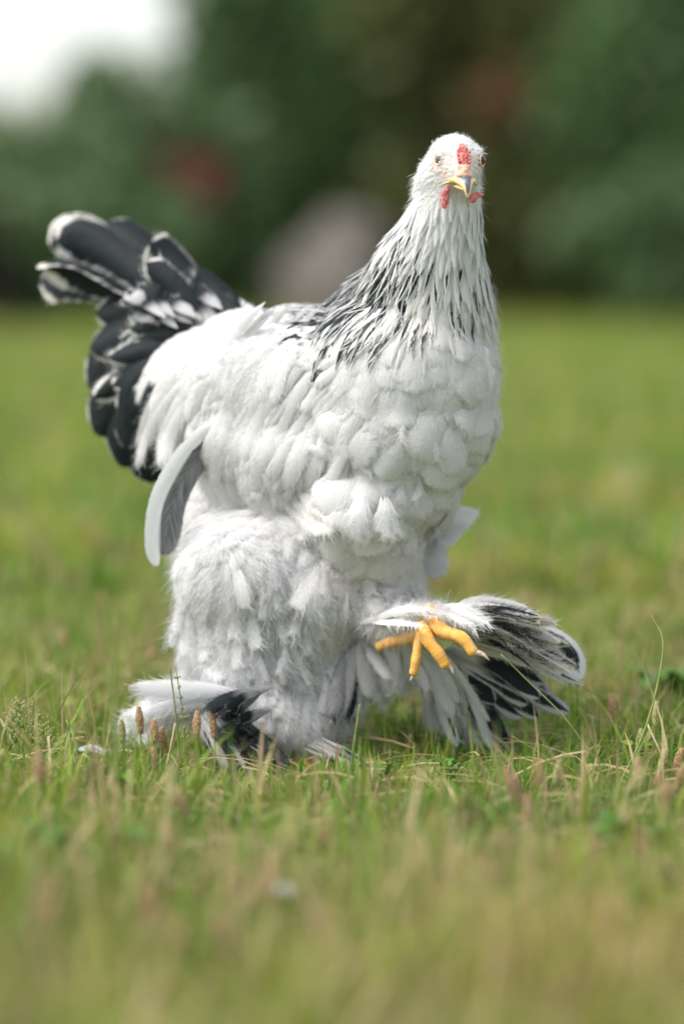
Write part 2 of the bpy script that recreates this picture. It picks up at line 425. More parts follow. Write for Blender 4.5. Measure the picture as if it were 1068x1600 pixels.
# --- regions, thought of in photo pixels of the body surface
S_P, S_N = sample(90000)
S_x, S_y = pxy(S_P)
hd = np.linalg.norm(S_P-np.array(HC), axis=1)*1000
th = np.degrees(np.arctan2(S_y-300, 700-S_x)); rr = np.hypot(S_x-700, S_y-300)
lim = 150+(255-150)*np.clip((88-th)/40, 0, 1)
m_head = (S_y < 325) & (hd < 50)
m_hack = (S_y > 290) & (rr < lim) & (~m_head | (S_y > 305)) & (S_y < 600)
m_leg = (S_y > 822) & ~((S_x > 545) & (S_y < 900))
m_leg &= ~((S_x > 520) & (S_y < 850))
m_wing = (S_x < 505) & (S_x > 300) & (S_y > 520) & (S_y < 825) & (S_N[:, 1] < .2)
m_back = (S_x < 560) & (S_y < 560) & ~m_hack
m_stern = (S_x <= 330) & (S_y >= 500) & ~m_back
m_breast = ~(m_head | m_hack | m_leg | m_wing | m_back | m_stern)
m_wing &= ~(m_hack | m_leg | m_back)
def pick(mask, r, rm=None):
    p, n = S_P[mask], S_N[mask]; return poisson(p, n, r)
def attr(N, bw, gr, cr):
    a = np.zeros((N, 4)); a[:, 1] = rng.random(N)
    for k, x in ((0, bw), (2, gr), (3, cr)): a[:, k] = x
    return a
hb = Vector(P(704, 265, 3.01))
def quill(mb, pts, hw, hint=(0, -1, 0), kind='long', cup=.3, bw=0, gr=0, cr=.03, K=14, fringe=60, flen=.004, roll=0, lay=None):
    if lay is not None:
        S2 = catmull([(q[0], q[1], 0) for q in pts], K); o_ = Vector((0, 0, CAM_H)); pts = []; last = None; l0, l1 = lay
        for i, q in enumerate(S2):
            h_ = BVH.ray_cast(o_, (P(q[0], q[1], 3.0)-o_).normalized())
            y_ = h_[0].y if h_[0] is not None else (last if last else 3.06)
            if last: y_ = min(max(y_, last-.006), last+.006)
            last = y_; pts.append((q[0], q[1], y_-(l0+(l1-l0)*i/(K-1))))
    pts = [P(*q) if len(q) == 3 and abs(q[0]) > 5 else Vector(q) for q in pts]
    S = catmull(pts, K); C = np.array([tuple(x) for x in S])[None]
    h = Vector(hint).normalized(); T = nrm(np.gradient(C, axis=1))
    if roll: h = Matrix.Rotation(R(roll), 3, Vector(T[0, K//2]))@h
    NN = np.broadcast_to(np.array(h), C.shape).copy()
    A = np.array([[bw, random.random(), gr, cr]])
    cards(mb, C, NN, np.array([hw*.0005]), kind, cup, A, fringe=fringe, flen=flen, M=9)
def qpart(name, *a, parent=hen, mat=None, **k):
    mb = MB(); quill(mb, *a, **k); return mb.build(name, mat or M_F, parent)
# ---- breast: broad rounded fluffy feathers, lying like soft scales
p, n = pick(m_breast, .0110)
N = len(p); ln = rng.uniform(.034, .052, N); C, NN = march(p, lambda q: (-.22, .25, -1.), ln, 8, lift=(.0015+.0095*np.clip(np.sin(p[:, 0]*115+2*np.sin(p[:, 2]*60))*np.sin(p[:, 2]*128+p[:, 0]*40)+.15, 0, 1)+rng.uniform(0, .002, N))*np.clip((pxy(p)[1]-500)/160, .4, 1), jit=.42)
px_, py_ = pxy(p)
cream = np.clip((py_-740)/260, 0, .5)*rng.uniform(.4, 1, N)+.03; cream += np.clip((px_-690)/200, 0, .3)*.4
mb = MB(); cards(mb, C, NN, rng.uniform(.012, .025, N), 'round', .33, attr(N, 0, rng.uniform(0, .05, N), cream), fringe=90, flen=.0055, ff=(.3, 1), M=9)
i_ = rng.choice(np.flatnonzero(m_breast & (S_N[:, 1] < .4)), 20000); q_, n_ = S_P[i_], S_N[i_]; yy = pxy(q_)[1]
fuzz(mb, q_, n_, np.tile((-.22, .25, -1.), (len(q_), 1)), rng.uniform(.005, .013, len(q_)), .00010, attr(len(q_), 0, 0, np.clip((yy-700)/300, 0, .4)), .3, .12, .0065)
mb.build('breast_plumage', M_S, hen)
# ---- back and saddle
HEAD = Vector((.77, -.64, 0))
p, n = pick(m_back, .0075); N = len(p); ln = rng.uniform(.035, .050, N)
C, NN = march(p, lambda q: (-.9, .45, -.35), ln, 8, lift=.004, jit=.2); px_, py_ = pxy(p)
dk = (px_ < 318)*(py_ < 520)
mb = MB(); cards(mb, C, NN, rng.uniform(.0055, .009, N), 'round', .35, attr(N, np.where(dk, rng.uniform(.7, 1.2, N), np.where((rng.random(N) < .16) & (px_ > 462), .4, 0)), np.where(dk, .35, rng.uniform(0, .06, N)), .02), fringe=30, flen=.005)
mb.build('back_plumage', M_S, hen)
# ---- stern, drooping long soft feathers, black to the rear
p, n = pick(m_stern, .009); N = len(p); ln = rng.uniform(.040, .065, N)
C, NN = march(p, lambda q: (-.35, .15, -1), ln, 8, lift=.007, jit=.22); px_, py_ = pxy(p)
dk = (px_ < 250+rng.uniform(-22, 22, N)-np.clip((py_-640)/4, -10, 25))
mb = MB(); cards(mb, C, NN, rng.uniform(.008, .013, N), 'round', .35, attr(N, np.where(dk, rng.uniform(.85, 1.2, N), 0), np.where(dk, .5, rng.uniform(0, .15, N)), .03), fringe=40, flen=.006)
mb.build('stern_plumage', M_S, hen)
# ---- legs: loose down
p, n = pick(m_leg, .0062); N = len(p); ln = rng.uniform(.025, .058, N)
C, NN = march(p, lambda q: (-.15+.8*math.sin(q.x*60+q.z*35), .1, -1), ln, 6, lift=rng.uniform(.001, .005, N), jit=.4); px_, py_ = pxy(p)
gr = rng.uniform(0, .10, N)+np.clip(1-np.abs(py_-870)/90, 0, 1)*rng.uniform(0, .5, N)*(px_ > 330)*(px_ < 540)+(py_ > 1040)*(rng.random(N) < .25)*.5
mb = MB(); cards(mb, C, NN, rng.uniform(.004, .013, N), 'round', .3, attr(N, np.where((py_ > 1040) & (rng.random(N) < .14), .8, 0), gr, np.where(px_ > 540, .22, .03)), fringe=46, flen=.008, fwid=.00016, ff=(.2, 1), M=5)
i_ = rng.choice(np.flatnonzero(m_leg & (S_N[:, 1] < .5)), 46000); q_, n_ = S_P[i_], S_N[i_]
fl_ = np.stack([-.15+.9*np.sin(q_[:, 0]*60+q_[:, 2]*35), 0*q_[:, 0], -np.ones(len(q_))], 1)
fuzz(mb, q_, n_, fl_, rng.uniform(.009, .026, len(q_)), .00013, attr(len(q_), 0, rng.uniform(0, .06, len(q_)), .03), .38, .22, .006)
PL = []
for i in range(95):
    x = random.uniform(285, 560); y = random.uniform(850, 1090); l = random.uniform(60, 120); w_ = random.uniform(-35, 35) if x > 370 else random.uniform(-14, 22)
    PL.append(([(x, y, 0), (x+w_*.3, y+l*.35, 0), (x+w_*.9, y+l*.75, 0), (x+w_*1.3, y+l, 0)], random.uniform(7, 17), random.choice([0, 0, 0, .1, .25, .6 if y > 960 or x > 400 else 0])))  # some plumes tinted grey as painted shadow patches between the leg tufts
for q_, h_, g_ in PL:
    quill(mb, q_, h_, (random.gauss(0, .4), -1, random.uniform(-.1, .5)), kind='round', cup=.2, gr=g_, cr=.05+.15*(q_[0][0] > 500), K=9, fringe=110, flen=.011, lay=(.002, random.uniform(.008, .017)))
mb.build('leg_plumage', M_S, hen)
# ---- hackle: long pointed feathers with black centres
p, n = pick(m_hack, .0034); N = len(p); px_, py_ = pxy(p)
rr_ = np.hypot(px_-700, py_-300); left = np.clip((690-px_)/120, 0, 1)
ln = np.clip(.016+rr_*.00024, .014, .056)*rng.uniform(.8, 1.15, N)
def hflow(q):
    d = q-hb; d.x *= 1.05; return (d.x, d.y*.6, d.z)
C, NN = march(p, hflow, ln, 8, lift=rng.uniform(.0012, .0045, N)+.0035*(rng.random(N) < .06), jit=.14)
dens = np.clip((rr_-20-40*(1-left))/60, 0, 1)*(.32+.66*left)
bw = np.where(rng.random(N) < dens, rng.uniform(.42, .8, N)+.18*left, 0); bw *= (.6+.4*np.clip(rr_/150, 0, 1))
cream = np.clip(1-left, 0, 1)*np.clip((rr_-60)/100, 0, 1)*rng.uniform(.1, .38, N)
mb = MB(); cards(mb, C, NN, (.0012+ln*.046)*rng.uniform(.7, 1.3, N), 'point', .25, attr(N, bw, rng.uniform(0, .30, N)*(.25+left), cream), fringe=26, flen=.0045, fwid=.00011, ff=(.2, 1), M=5)
mb.build('hackle', M_F, hen)
# ---- head: tiny feathers, none on the bare face
face = []
p, n = S_P[m_head], S_N[m_head]
loc = (p-np.array(HC))@np.array(HROT)*1000
eyeL, eyeR = np.array((-17.5, 12.5, 7.)), np.array((17.5, 12.5, 7.))
bare = (np.linalg.norm((loc-eyeL)*[1, 1, .75], axis=1) < 6.0) | (np.linalg.norm((loc-eyeR)*[1, 1, .75], axis=1) < 6.0) | ((loc[:, 1] > 19) & (np.abs(loc[:, 0]) < 6.5) & (loc[:, 2] > -12) & (loc[:, 2] < 18)) | (loc[:, 1] > 27)
p, n = poisson(p[~bare], n[~bare], .0017); N = len(p)
lc = (p-np.array(HC))@np.array(HROT)*1000
def headflow(q):
    l = HROT.transposed()@(q-HC)*1000
    d = HROT@Vector((l.x*.6, -20, l.z*.3-(6 if l.z < 8 else 0))); return d
ln = rng.uniform(.0045, .007, N)*(1+np.clip(-lc[:, 2]/20, 0, 1)*.7)*np.where(lc[:, 1] > 14, .55, 1)
C, NN = march(p, headflow, ln, 5, lift=.0009, off=.0002, jit=.2)
mb = MB(); cards(mb, C, NN, rng.uniform(.0008, .0014, N), 'point', .2, attr(N, 0, rng.uniform(0, .03, N), rng.uniform(0, .05, N)), fringe=8, flen=.0022, fwid=.00010, M=3)
i_ = rng.choice(np.flatnonzero(m_head), 5000); q_, n_ = S_P[i_], S_N[i_]; l_ = (q_-np.array(HC))@np.array(HROT)*1000
k_ = (l_[:, 1] < 14); q_, n_ = q_[k_], n_[k_]
fuzz(mb, q_, n_, np.array([tuple(headflow(Vector(a_))) for a_ in q_])+np.array([0, 0, -6]), rng.uniform(.003, .008, len(q_))*(1+.9*(pxy(q_)[1] > 265)), .00011, attr(len(q_), 0, 0, .03), .25, .22, .001)
mb.build('head_plumage', M_F, hen)

# ---- explicit feathers
# tail: (spine in px/depth, half width px, hint, cup)
T = [
 ([(330, 500, 3.24), (240, 430, 3.29), (172, 388, 3.31), (116, 360, 3.32), (78, 388, 3.33)], 34, (-.1, -1, .35), .5, .86, 0),
 ([(340, 495, 3.23), (275, 425, 3.26), (228, 392, 3.27), (190, 368, 3.28), (160, 352, 3.29)], 36, (.35, -1, .2), .5, .93, 0),
 ([(335, 500, 3.22), (250, 440, 3.25), (185, 395, 3.27), (130, 372, 3.28), (88, 378, 3.28)], 36, (.1, -1, .2), .5, .9, 0),
 ([(330, 510, 3.21), (240, 470, 3.24), (170, 435, 3.26), (110, 410, 3.27), (64, 415, 3.28)], 36, (.1, -.55, -.9), -.75, .8, 0),
 ([(330, 505, 3.25), (230, 465, 3.27), (160, 440, 3.29), (100, 432, 3.30), (62, 440, 3.31)], 34, (.1, -.8, .6), .5, .8, 0),
 ([(350, 500, 3.21), (300, 440, 3.23), (262, 400, 3.24), (235, 380, 3.24)], 30, (.45, -1, .2), .4, .82, 0),
 ([(360, 505, 3.19), (320, 460, 3.21), (280, 435, 3.22), (240, 425, 3.22)], 28, (.3, -1, .3), .4, .72, 0),
 ([(330, 520, 3.20), (270, 490, 3.22), (215, 478, 3.24), (150, 490, 3.25)], 26, (0, -1, .4), .4, .86, 0),
 ([(330, 530, 3.18), (265, 505, 3.20), (200, 515, 3.22), (140, 545, 3.24)], 30, (.0, -1, .5), .45, 1.1, 0),
 ([(310, 540, 3.2), (240, 530, 3.22), (185, 560, 3.23), (140, 610, 3.25)], 34, (-.1, -1, .2), .45, .95, .1),
 ([(300, 560, 3.19), (235, 570, 3.21), (190, 610, 3.22), (150, 680, 3.24)], 34, (-.2, -1, .1), .45, .9, .2),
 ([(290, 580, 3.18), (235, 610, 3.20), (205, 670, 3.21), (190, 730, 3.23)], 32, (-.2, -1, .1), .45, .85, .25),
 ([(380, 500, 3.17), (350, 470, 3.19), (320, 445, 3.2), (300, 440, 3.2)], 22, (.3, -1, .3), .4, .9, 0),
 ([(280, 560, 3.16), (215, 590, 3.18), (200, 640, 3.19), (196, 700, 3.2)], 22, (-.5, -1, .1), .4, .5, .3),
 ([(280, 610, 3.19), (235, 660, 3.2), (228, 710, 3.21), (240, 755, 3.22)], 24, (-.2, -1, .1), .4, .8, .3),
]
for ti, (sp_, hw, hint, cup, bw, gr) in enumerate(T):
    edged = ti in (0, 2, 3, 4, 5)
    qpart('tail_feather', sp_, hw*(1.25 if ti < 9 else 1.5), hint, cup=cup, bw=random.uniform(.93, 1.04) if edged else 1.25, gr=0, cr=.3, K=18, fringe=140, flen=.005)
for i in range(16):
    t = i/15; x1 = 245-t*85+random.uniform(-25, 25); y1 = 400+t*230+random.uniform(-25, 25)
    qpart('tail_feather', [(330-30*t, 500+70*t, 3.18), ((330+x1)/2-5, (500+60*t+y1)/2-12, 3.19), (x1, y1, 3.2+random.uniform(0, .02))], random.uniform(18, 30), (random.uniform(-.2, .4), -1, random.uniform(0, .5)), kind='long', cup=random.uniform(.3, .6), bw=random.choice([1.25, 1.25, 1.1, .98]), gr=0, cr=.2, K=12, fringe=120, flen=.007)
# small soft tail coverts
mb = MB()
for i in range(60):
    x = random.uniform(255, 420); y = 505-(x < 360)*(random.uniform(0, 40))+(x-360)*-.12
    a = random.uniform(-.6, .2); l = random.uniform(55, 85)
    quill(mb, [(x, y+12, 3.17+random.uniform(0, .06)), (x-l*.5, y-l*.25, 3.19), (x-l*math.cos(a), y-l*.3+l*math.sin(a)*.4, 3.2)], random.uniform(10, 18), (.2, -1, .5), kind='round', bw=random.choice([0, .95, 1.05, 1.2, 1.2]) if x < 372 else 0, gr=.5 if x < 372 else .05, fringe=50, K=8, flen=.006)
mb.build('tail_coverts', M_F, hen)
# wing
wing_root = MB()
p, n = pick(m_wing, .0105); N = len(p); ln = rng.uniform(.045, .066, N); px_, py_ = pxy(p)
C, NN = march(p, lambda q: (-.42, .1, -1), ln, 9, lift=rng.uniform(.003, .008, N), jit=.12)
cards(wing_root, C, NN, rng.uniform(.0065, .0105, N), 'round', .45, attr(N, 0, rng.uniform(0, .08, N), rng.uniform(0, .1, N)), fringe=40, flen=.0045)
wing = wing_root.build('wing', M_S, hen)
W = [([(335, 660, 3.06), (290, 715, 3.06), (252, 790, 3.06), (247, 885, 3.07)], 22, (.75, -.55, .1), .6, .0, .0),
     ([(345, 672, 3.066), (303, 722, 3.068), (270, 785, 3.07), (256, 868, 3.075)], 24, (.5, -.8, 0), -.3, .0, 1.0)]
for (sp_, hw, hint, cup, bw, gr) in W: qpart('flight_feather', sp_, hw, hint, cup=cup, bw=bw, gr=gr, parent=wing, K=16)
for i in range(11):
    t = i/10; j = random.uniform(-8, 8)
    qpart('flight_feather', [(316+18*i, 700+t*34, 0), (330+20*i+j, 752+t*30, 0), (372+19*i, 800+8*math.sin(i*2.1)+t*6, 0), (430+14*i, 828+t*4+j, 0)], random.uniform(20, 28), (-.1, -1, .3), kind='round', cup=.3, cr=.10, parent=wing, fringe=110, flen=.008, K=12, mat=M_S, lay=(.003, .016-.005*t))
for i in range(24):
    x = 318+i*8.4+random.uniform(-8, 8); j = random.uniform(-35, 25); dx = random.uniform(-8, 8); l = random.uniform(.8, 1.1)
    qpart('flight_feather', [(x+85*l, 535+i*5+j, 0), (x+45*l, 600+i*4+j, 0), (x+10+dx, 665+i*4+j, 0), (x-12+dx, 730+i*3+j, 0)], random.uniform(11, 21), (-.25, -1, .15), kind='long', cup=.18, cr=.06, bw=0, gr=random.choice([0, .04, .12]), parent=wing, fringe=110, flen=.007, K=12, mat=M_S, lay=(.003, random.uniform(.006, .011)))
# long saddle feathers draping over the side
for i in range(46):
    x = random.uniform(238, 450); y = random.uniform(495, 600)+max(0, 330-x)*.35; l = random.uniform(.8, 1.25)
    quill_args = [(x+60*l, y-25*l, 0), (x+22*l, y+12*l, 0), (x-8*l, y+58*l, 0), (x-22*l, y+110*l, 0)]
    qpart('flight_feather', quill_args, random.uniform(8, 15), (-.3, -1, .2), kind='long', cup=.16, cr=.04, bw=0, gr=random.choice([0, .05, .25]), parent=wing, fringe=110, flen=.009, K=12, mat=M_S, lay=(.003, random.uniform(.005, .009)))
# far wing tip
mb = MB()
quill(mb, [(610, 806, 3.13), (665, 812, 3.125), (708, 810, 3.12), (750, 800, 3.12)], 34, (0, -1, .2), kind='point', cup=.3, fringe=60)
quill(mb, [(600, 830, 3.13), (660, 830, 3.13), (698, 826, 3.12), (730, 818, 3.12)], 38, (0, -1, .1), kind='point', cup=.3, gr=.12, fringe=80)
quill(mb, [(610, 860, 3.13), (650, 860, 3.13), (678, 866, 3.12), (698, 862, 3.12)], 40, (0, -1, .1), kind='round', cup=.3, gr=.3, fringe=80)
mb.build('wing', M_F, hen)
# belly wisps
mb = MB()
for q in ([(565, 770, 2.995), (563, 800, 2.985), (560, 830, 2.985), (566, 850, 2.99)], [(600, 775, 2.99), (604, 800, 2.985), (603, 825, 2.985), (606, 842, 2.985)]):
    for dx in (-13, 10, 0):
        quill(mb, [(x+dx*(.4+i*.3), y-abs(dx)*i*.25, Y+abs(dx)*.0002) for i, (x, y, Y) in enumerate(q)], 13 if q[0][0] < 580 else 8, (dx*.02, -1, .1), kind='round', cup=.12, fringe=120, flen=.008)
for i in range(5):
    x = random.uniform(560, 690); y = random.uniform(640, 780)
    quill(mb, [(x, y, 3.0), (x+random.uniform(-8, 8), y+22, 2.99), (x+random.uniform(-14, 14), y+42, 2.99)], random.uniform(3, 7), (0, -1, .1), kind='round', cup=.1, fringe=70, flen=.008, K=6, cr=.08, lay=(.004, .011))
mb.build('belly_plumage', M_S, hen)

# ---- foot feathers
def fan(mb, n, root, tip, spread, hw, bwf, dy=0, *, kind='long', droop=14, zj=.012, cr=.1, gr=.1, fringe=40, flen=.006, lay=None):
    for i in range(n):
        t = random.random(); a = [root[0][k]*(1-t)+root[1][k]*t for k in range(3)]
        t2 = min(1, max(0, t+random.uniform(-.25, .25))); b = [tip[0][k]*(1-t2)+tip[1][k]*t2 for k in range(3)]
        l = random.uniform(.7, 1.05)
        b = [a[0]+(b[0]-a[0])*l+random.gauss(0, spread), a[1]+(b[1]-a[1])*l+random.gauss(0, spread), b[2]+random.gauss(0, zj)]
        a[2] += dy; b[2] += dy
        m = [(a[k]+b[k])/2 for k in range(3)]; m[1] -= droop*random.uniform(.3, 1.3)
        bw, g_ = bwf(t)
        quill(mb, [a, m, b], random.uniform(*hw), (random.gauss(0, .5), -1, random.uniform(-.3, .8)), kind=kind, cup=.35, bw=bw, gr=g_, cr=cr*random.random(), K=9, fringe=fringe, flen=flen, lay=lay)
raised = MB()
def bwr(t): return (random.choice([0, .5, .7, .85]), random.uniform(0, .35)) if t > .2 else (random.choice([0, 0, .4]), .05)
fan(raised, 50, ((690, 955, 3.01), (700, 1010, 3.03)), ((850, 972, 3.02), (905, 1065, 3.04)), 10, (4, 11), bwr, droop=14, cr=.5, flen=.008)
fan(raised, 60, ((700, 955, 3.0), (710, 1000, 3.01)), ((840, 972, 3.0), (900, 1050, 3.02)), 14, (1.2, 3.5), lambda t: (random.choice([.5, .9, 1.1, 0]), random.uniform(.1, .8)), kind='point', droop=14, cr=.9, zj=.006)
fan(raised, 8, ((790, 965, 3.0), (800, 975, 3.01)), ((868, 966, 2.99), (870, 972, 3.0)), 3, (2, 4), lambda t: (.4, .3), droop=0, cr=.8)
fan(raised, 34, ((700, 1010, 3.05), (660, 1030, 3.06)), ((895, 1110, 3.07), (740, 1140, 3.08)), 16, (8, 18), lambda t: (random.choice([.75, .95, 1.1]), .55), droop=12, cr=.3)
fan(raised, 12, ((660, 1050, 3.07), (680, 1040, 3.07)), ((690, 1150, 3.09), (745, 1160, 3.09)), 9, (7, 12), lambda t: (random.choice([0, .3]), random.uniform(0, .2)), droop=0, cr=.15)
fan(raised, 34, ((560, 975, 3.03), (690, 945, 3.0)), ((680, 960, 2.985), (760, 985, 2.985)), 8, (4, 9), lambda t: (0, random.uniform(0, .10)), kind='point', droop=8, cr=.15, fringe=90, flen=.008)
# big white-tipped feather on the outside
quill(raised, [(760, 985, 3.03), (830, 985, 3.035), (885, 1010, 3.04), (908, 1062, 3.045)], 26, (.3, -1, .5), cup=.5, bw=.45, gr=.15, fringe=120, flen=.005)
fan(raised, 30, ((590, 985, 3.05), (680, 1005, 3.04)), ((590, 1085, 3.06), (735, 1120, 3.07)), 14, (8, 17), lambda t: (0, random.uniform(0, .4)), kind='round', droop=2, cr=.15, flen=.010, fringe=80)
fan(raised, 22, ((640, 1030, 3.06), (720, 1030, 3.05)), ((690, 1160, 3.08), (760, 1150, 3.08)), 10, (5, 10), lambda t: (random.choice([0, 0, .9]), random.uniform(0, .5)), droop=0, cr=.3, flen=.009)
raised.build('foot_feathers', M_F, hen)
low = MB()
fan(low, 14, ((560, 985, 3.05), (540, 1040, 3.06)), ((650, 1070, 3.05), (575, 1120, 3.05)), 9, (8, 16), lambda t: (0, random.uniform(0, .3)), kind='round', droop=4, cr=.1, fringe=90)
fan(low, 30, ((400, 1085, 3.04), (330, 1110, 3.05)), ((212, 1095, 3.03), (175, 1160, 3.04)), 12, (8, 18), lambda t: (0, random.uniform(0, .1)), -.012, kind='round', droop=12, cr=.05, flen=.009, fringe=90)
fan(low, 26, ((350, 1100, 3.02), (300, 1120, 3.02)), ((450, 1200, 2.99), (350, 1200, 2.99)), 7, (5, 11), lambda t: (random.choice([.95, 1.2, 1.2, 0]), .6), -.006, droop=2, cr=.15)
fan(low, 34, ((500, 1030, 3.02), (390, 1080, 3.01)), ((520, 1175, 3.01), (400, 1185, 3.0)), 20, (9, 20), lambda t: (0, random.choice([0, 0, .1, .6])), -.012, kind='round', droop=4, cr=.1, flen=.010, fringe=140, lay=(.001, .016))
fan(low, 34, ((450, 990, 3.02), (290, 1030, 3.03)), ((490, 1090, 3.01), (285, 1090, 3.02)), 20, (7, 18), lambda t: (0, random.choice([0, 0, .15])), -.006, kind='round', droop=4, cr=.1, flen=.011, fringe=140, lay=(.001, .013))
fan(low, 18, ((500, 1150, 3.02), (470, 1170, 3.02)), ((605, 1220, 3.0), (560, 1228, 3.0)), 6, (3, 7), lambda t: (random.choice([0, .6]), .5), -.004, droop=6, cr=.8)
fan(low, 18, ((540, 1020, 3.05), (560, 1000, 3.05)), ((490, 1150, 3.05), (560, 1120, 3.06)), 10, (9, 17), lambda t: (random.choice([0, 1.0, 0]), random.uniform(.3, .9)), -.01, kind='round', droop=4, cr=.1, fringe=90)
fan(low, 18, ((430, 1072, 2.995), (400, 1085, 2.995)), ((315, 1112, 2.99), (345, 1130, 2.99)), 6, (6, 12), lambda t: (1.2, .8), -.006, droop=6, flen=.008)
fan(low, 10, ((430, 1105, 2.99), (410, 1118, 2.99)), ((365, 1130, 2.985), (350, 1140, 2.985)), 4, (5, 9), lambda t: (1.2, .8), -.004, droop=4)
low.build('foot_feathers', M_S, hen)

# ---- comb, face, beak, wattles, eyes
def lumps(name, blobs, voxel, mat, parent=hen, it=2, jitter=0):
    b = MB()
    for (r, f, u, a, bq, c) in blobs:
        v = (ICO2[0]*np.array([a, bq, c])*.001)@np.array(HROT).T+np.array(L(r, f, u)); b.add(v, t=ICO2[1])
    me = b.mesh('x'); o = bpy.data.objects.new('x', me); COL.objects.link(o)
    m1 = o.modifiers.new('r', 'REMESH'); m1.mode = 'VOXEL'; m1.voxel_size = voxel; m2 = o.modifiers.new('s', 'SMOOTH'); m2.iterations = it
    e = bpy.data.meshes.new_from_object(o.evaluated_get(bpy.context.evaluated_depsgraph_get())); bpy.data.objects.remove(o)
    e.name = name; return link(name, e, mat, parent)
rc = random.Random(3); bl = []
for u in np.arange(4, 20, 1.5):
    wv = 5.0*math.sin(math.pi*min(1, (u-1)/20))+.6
    f0 = 27.5-((u-4)/16)**2*7.5
    bl.append((0, f0-1.2, u, wv*.75, 2.4, 1.6))
    for r in (-1, -.35, .35, 1):
        bl.append((r*wv*.85+rc.uniform(-.5, .5), f0+rc.uniform(-.2, 1.3)-abs(r)*1.2, u+rc.uniform(-.7, .7), rc.uniform(.9, 1.5), rc.uniform(1.2, 2), rc.uniform(.8, 1.3)))
lumps('comb', bl, .00045, M_COMB, it=3)
lumps('cere', [(0, 27, 1, 5.2, 5, 5), (0, 29, -3, 6.3, 5, 4.5), (-4.2, 30, -3.5, 2.2, 3, 2.2), (4.2, 30, -3.5, 2.2, 3, 2.2), (0, 31, 0, 3, 2.5, 3), (-3, 28, 3, 2, 2, 2), (3, 28, 3, 2, 2, 2)], .0005, M_CERE)
lumps('gape', [(s*(7+i*.85), 28-i*1.3, -8.6-.055*i*i, 1.5, 1.7, 1.0) for s in (-1, 1) for i in range(8)], .0004, M_GAPE)
lumps('wattle', [(-11.5, 18, -17+(-k)*1.5, 1.7+1.9*math.sin(math.pi*(k+2)/11), 1.7, 1.6) for k in range(9)]+[(-9.6, 20, -15, 1.4, 1.5, 2.6)], .0004, M_COMB)
lumps('wattle', [(8+k*1.15, 23-k*.2, -20.3+.22*k-(1.5 if k < 4 else 0), 1.8, 1.7, 4.3-abs(k-2)*.55) for k in range(9)], .0004, M_COMB)
# beak
def beak(name, st, parent):
    V = []; uv = []; seg = 24; n = len(st)
    for i, (f, uc, hw, ht, hb_) in enumerate(st):
        for j in range(seg):
            a = 2*math.pi*j/seg; c, s = math.cos(a), math.sin(a)
            r = hw*(abs(c)**.9)*(1 if c > 0 else -1); u = (s*ht if s > 0 else s*hb_)
            V.append(tuple(L(r*(1-.25*max(0, s)), f, uc+u))); uv.append((math.atan2(c, s)/math.pi*1.0, i/(n-1)))
    q = [(i*seg+j, i*seg+(j+1) % seg, (i+1)*seg+(j+1) % seg, (i+1)*seg+j) for i in range(n-1) for j in range(seg)]
    V += [tuple(L(0, st[0][0], st[0][1])), tuple(L(0, st[-1][0]+.3, st[-1][1]))]; uv += [(0, 0), (0, 1)]
    t = [((j+1) % seg, j, n*seg) for j in range(seg)]+[((n-1)*seg+j, (n-1)*seg+(j+1) % seg, n*seg+1) for j in range(seg)]
    b = MB(); b.add(V, q=q, t=t, uv=uv); return b.build(name, M_BEAK, parent)
beak('upper_beak', [(24, -7.5, 11.5, 4.6, 3.0), (27, -7.2, 10.2, 4.6, 3.3), (30, -7.2, 8.4, 4.5, 3.9), (34, -8, 6.4, 4.2, 4.4), (38, -9.3, 4.6, 3.9, 4.6), (40.5, -11.4, 3.2, 3.6, 4.6), (42, -14, 2.4, 3.4, 4.2), (42.6, -16.5, 1.6, 2.6, 3.2), (42.6, -18.6, .8, 1.2, 1.6)], hen)
beak('lower_beak', [(24, -11.5, 7.5, 2.5, 3), (29, -12, 6.4, 2.4, 3), (34, -12.6, 4.6, 2, 2.6), (38, -13.2, 3, 1.4, 1.8), (39.5, -13.6, 1.6, .8, 1)], hen)
def eye(sgn, memb):
    c = L(sgn*12.6, 11.0, 7.2) if memb else L(13.9, 11.6, 7.0); nn = (HR*sgn*.93+HF*(.36 if memb else .60)+HU*.05).normalized()
    b = MB(); v = ICO[0]*.0064+np.array(c); b.add(v, t=ICO[1]); e = b.build('eye', M_MEMB if memb else M_IRIS, hen)
    b = MB(); ctr = np.array(c+nn*.0034); 
    q = nn.to_track_quat('Z', 'Y').to_matrix(); v = (ICO2[0]*np.array([.0034, .0034, .0034])*(1 if memb else 1.15))@np.array(q).T+ctr; b.add(v, t=ICO2[1]); b.build('pupil', M_PUPIL if not memb else M_MEMB, e)
    # lids: lens-shaped rim around the outward normal
    up = (HU-nn*HU.dot(nn)).normalized(); sd_ = nn.cross(up)
    pts = []; rad = []
    for k in range(33):
        a = 2*math.pi*k/32; ca, sa = math.cos(a), math.sin(a)
        pts.append(c+nn*.0046+sd_*ca*.0047+up*sa*(.0047)); rad.append(.0005+.0004*(sa < 0))
    b = MB(); tube(b, pts, rad, 8, cap=False); b.build('eyelid', M_LID, e)
    return e
eye(-1, True); eye(1, False)

